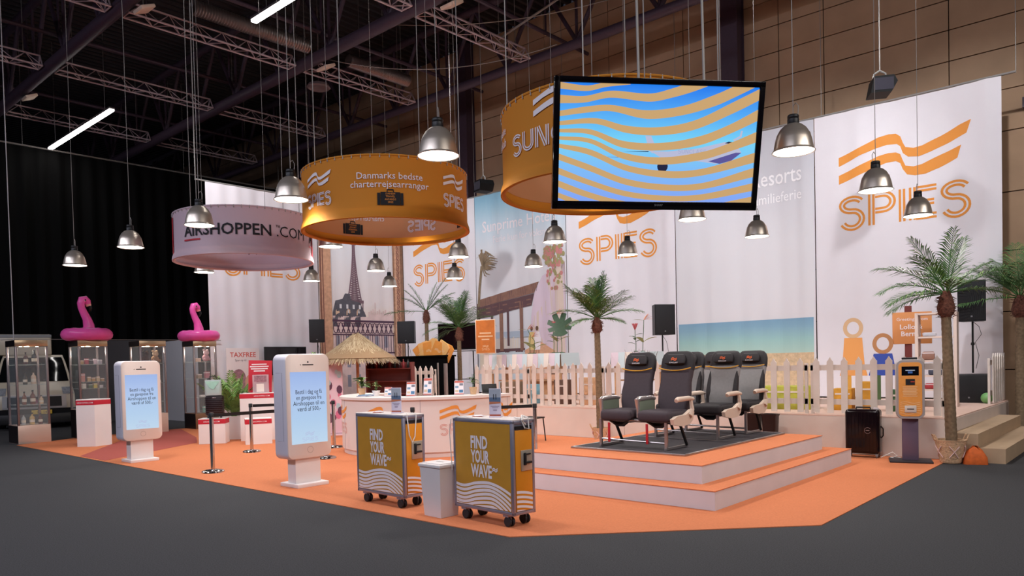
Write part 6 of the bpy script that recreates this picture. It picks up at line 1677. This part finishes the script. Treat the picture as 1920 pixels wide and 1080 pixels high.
# planters with bushy plants at the left
def planter(loc, label, w, h, seed):
    r = random.Random(seed); t = thing('planter', label, 'plant', loc, .9, 'white planters with bushy plants')
    mb = MB(); mb.loft([[Vector((p[0], p[1], z)) for p in rrect(s, s, .02, 2)] for s, z in ((w * .9, 0), (w, h), (w * .9, h), (w * .86, h - .05))]); mb.build('planter_box', M_white, t)
    mb = MB()
    for k in range(16): frond(mb, (.03 * cos(2.4 * k), .03 * sin(2.4 * k), h - .03), 2.4 * k, rad(48 + 36 * r.random()), .85 + .3 * r.random(), .35, 22, .014, r, .26)
    mb.build('foliage', [M_frondl, M_frond], t, flat=True)
    mb = MB()
    for k in range(26): a = 2.4 * k; mb.tube([(.04 * cos(a), .04 * sin(a), h - .03), (.1 * cos(a), .1 * sin(a), h + .35)], .006, 4, cap=False)
    mb.build('stalks', mat('palm_stalk', (120, 104, 66), .8), t, flat=True)
planter((-15.95, 8.35, .009), 'white planter with bushy fan plant left of the tall wide plinth', .4, .52, 3)
planter((-16.2, 10.5, .009), 'white planter with bushy plant right of the red sign', .42, .9, 6)

# ================================================================== RIGHT FRONT
t = thing('suitcase', 'large black suitcase standing before the stage at the right', 'suitcase', (-3.6, 12.12, .008), rad(6), 'black suitcases')
mb = MB(); mb.box((0, 0, .4), (.49, .24, .68), 0, None, .05, 4)
for k in range(9): mb.box((-.2 + .05 * k, 0, .4), (.012, .248, .6), 0, None, .006)
mb.build('suitcase_shell', mat('gloss_shell', (20, 10, 14), .16), t)
mb = MB(); mb.tube([(-.1, 0, .74), (-.1, 0, .765), (.1, 0, .765), (.1, 0, .74)], .012, 8); mb.tube([(.245, 0, .3), (.275, 0, .34), (.275, 0, .44), (.245, 0, .48)], .01, 8); mb.build('handle', M_blackp, t)
mb = MB(); mb.box((.03, -.02, .77), (.07, .012, .035), 0, T(0, 0, 0, ry=.2)); mb.build('luggage_tag', M_whitep, t)
mb = MB(); f = FR((.08, -.1255, .42), (1, 0, 0), (0, 0, 1)); mb.ribbon(arc(0, 0, .045, .045, 30, 330, 20), .004, 0, f); mb.rect(-.026, -.004, .026, .006, 0, f); mb.build('emblem', mat('tag_silver', (170, 160, 164), .3, .6), t, flat=True)
for sx in (-1, 1):
    for sy in (-1, 1):
        mb = MB(); mb.lathe([(0, -.014), (.028, -.014), (.028, .014), (0, .014)], 14, M=T(sx * .2, sy * .08, .028, ry=pi / 2)); mb.box((sx * .2, sy * .08, .052), (.04, .04, .03)); mb.build('wheel', mat('wheel_grey', (110, 104, 104), .5), t)
# payment / dispenser kiosk
t = thing('payment_kiosk', 'grey payment kiosk with orange front on a purple post', 'kiosk', (-2.9, 11.93, .008), rad(17))
mb = MB(); mb.box((0, 0, .014), (.56, .42, .028), 0, None, .01); mb.build('base_plate', mat('kiosk_base', (44, 40, 46), .5), t)
mb = MB(); mb.box((0, .03, .34), (.21, .1, .64), 0, None, .004); mb.build('pedestal', mat('kiosk_post', (112, 96, 118), .4, .3), t)
F = FR((0, 0, 1.06), (1, 0, 0), (0, 0, 1)); Mt = Matrix.Rotation(-.05, 4, 'X')
mb = MB(); mb.loft([[F @ Vector((p[0] * s, p[1] * s2, d)) for p in rrect(.37, .86, .09)] for s, s2, d in ((.94, .97, -.14), (1, 1, -.1), (1, 1, .09), (.97, .985, .115))]); mb.build('kiosk_shell', mat('kiosk_silver', (186, 180, 182), .35, .4), t)
mb = MB(); mb.loft([[F @ Vector((p[0], p[1], d)) for p in rrect(.30, .78, .06)] for d in (.11, .122)]); fp = mb.build('front_panel', mat('kiosk_orange', (224, 152, 74), .5, var=.05), t)
f = FR((0, -.1235, 1.06), (1, 0, 0), (0, 0, 1))
mb = MB(); mb.rect(-.11, .2, .11, .33, 0, f); mb.rect(-.06, .06, .06, .15, 1, f, .0006); mb.rect(-.06, .27, .06, .28, 2, f, .001); mb.rect(-.03, .23, .03, .26, 3, f, .001); mb.build('display', [mat('kiosk_dark', (14, 14, 20), .1), M_ink, mat('kiosk_lit', (210, 220, 240), .4, emit=.8), mat('kiosk_blue', (60, 110, 190), .4, emit=.5)], fp, flat=True)
mb = MB(); mb.box((0, -.125, .775), (.15, .012, .1), 0, None, .004); mb.rect(-.045, -.292, .045, -.278, 1, f, .01); mb.build('card_slot', [mat('slot_grey', (206, 196, 190), .4), M_ink], fp)
mb = MB(); mb.box((.03, -.124, 1.17), (.05, .006, .016), 0); mb.build('red_light', mat('slot_red', (200, 60, 40), .4, emit=.5), fp)
mb = MB()
for k in range(6): mb.ribbon([(-.13 + .26 * i / 10, -.19 - .032 * k + .012 * sin(i * .7 + .4 * k)) for i in range(11)], .007, 0, f, .001)
for k in range(7): mb.rect(-.1 + .005 * (k % 3), .03 - .022 * k, .09 - .012 * (k % 2), .04 - .022 * k, 0, f, .001)
mb.build('print_lines', mat('kiosk_pale', (236, 196, 150), .5), fp, flat=True)
mb = MB(); mb.box((0, .02, 1.505), (.2, .12, .03), 0, None, .008); mb.build('top_cap', M_blackp, t)
loop_cable([(-3.35, 12.1, .02), (-3.2, 12.16, .1), (-3.12, 12.1, .06), (-3.2, 12.0, .02), (-3.1, 11.95, .02), (-3.0, 12.06, .025), (-3.12, 12.14, .03), (-3.2, 12.05, .035), (-3.08, 11.98, .02), (-2.95, 12.05, .02)], .008, 'white power cable coiled between the suitcase and the payment kiosk')
mb = MB(); mb.loft([[Vector((p[0], p[1], z)) for p in rrect(w, d, .04, 3)] for z, w, d in ((0, .3, .18), (.1, .28, .2), (.2, .18, .1), (.26, .05, .03))]); solo('orange_sack', mb, mat('sack_orange', (206, 96, 36), .7, var=.15), 'crumpled orange sack beside the woven basket at the steps', 'bag', None, (-2.13, 12.17, .0), .4)
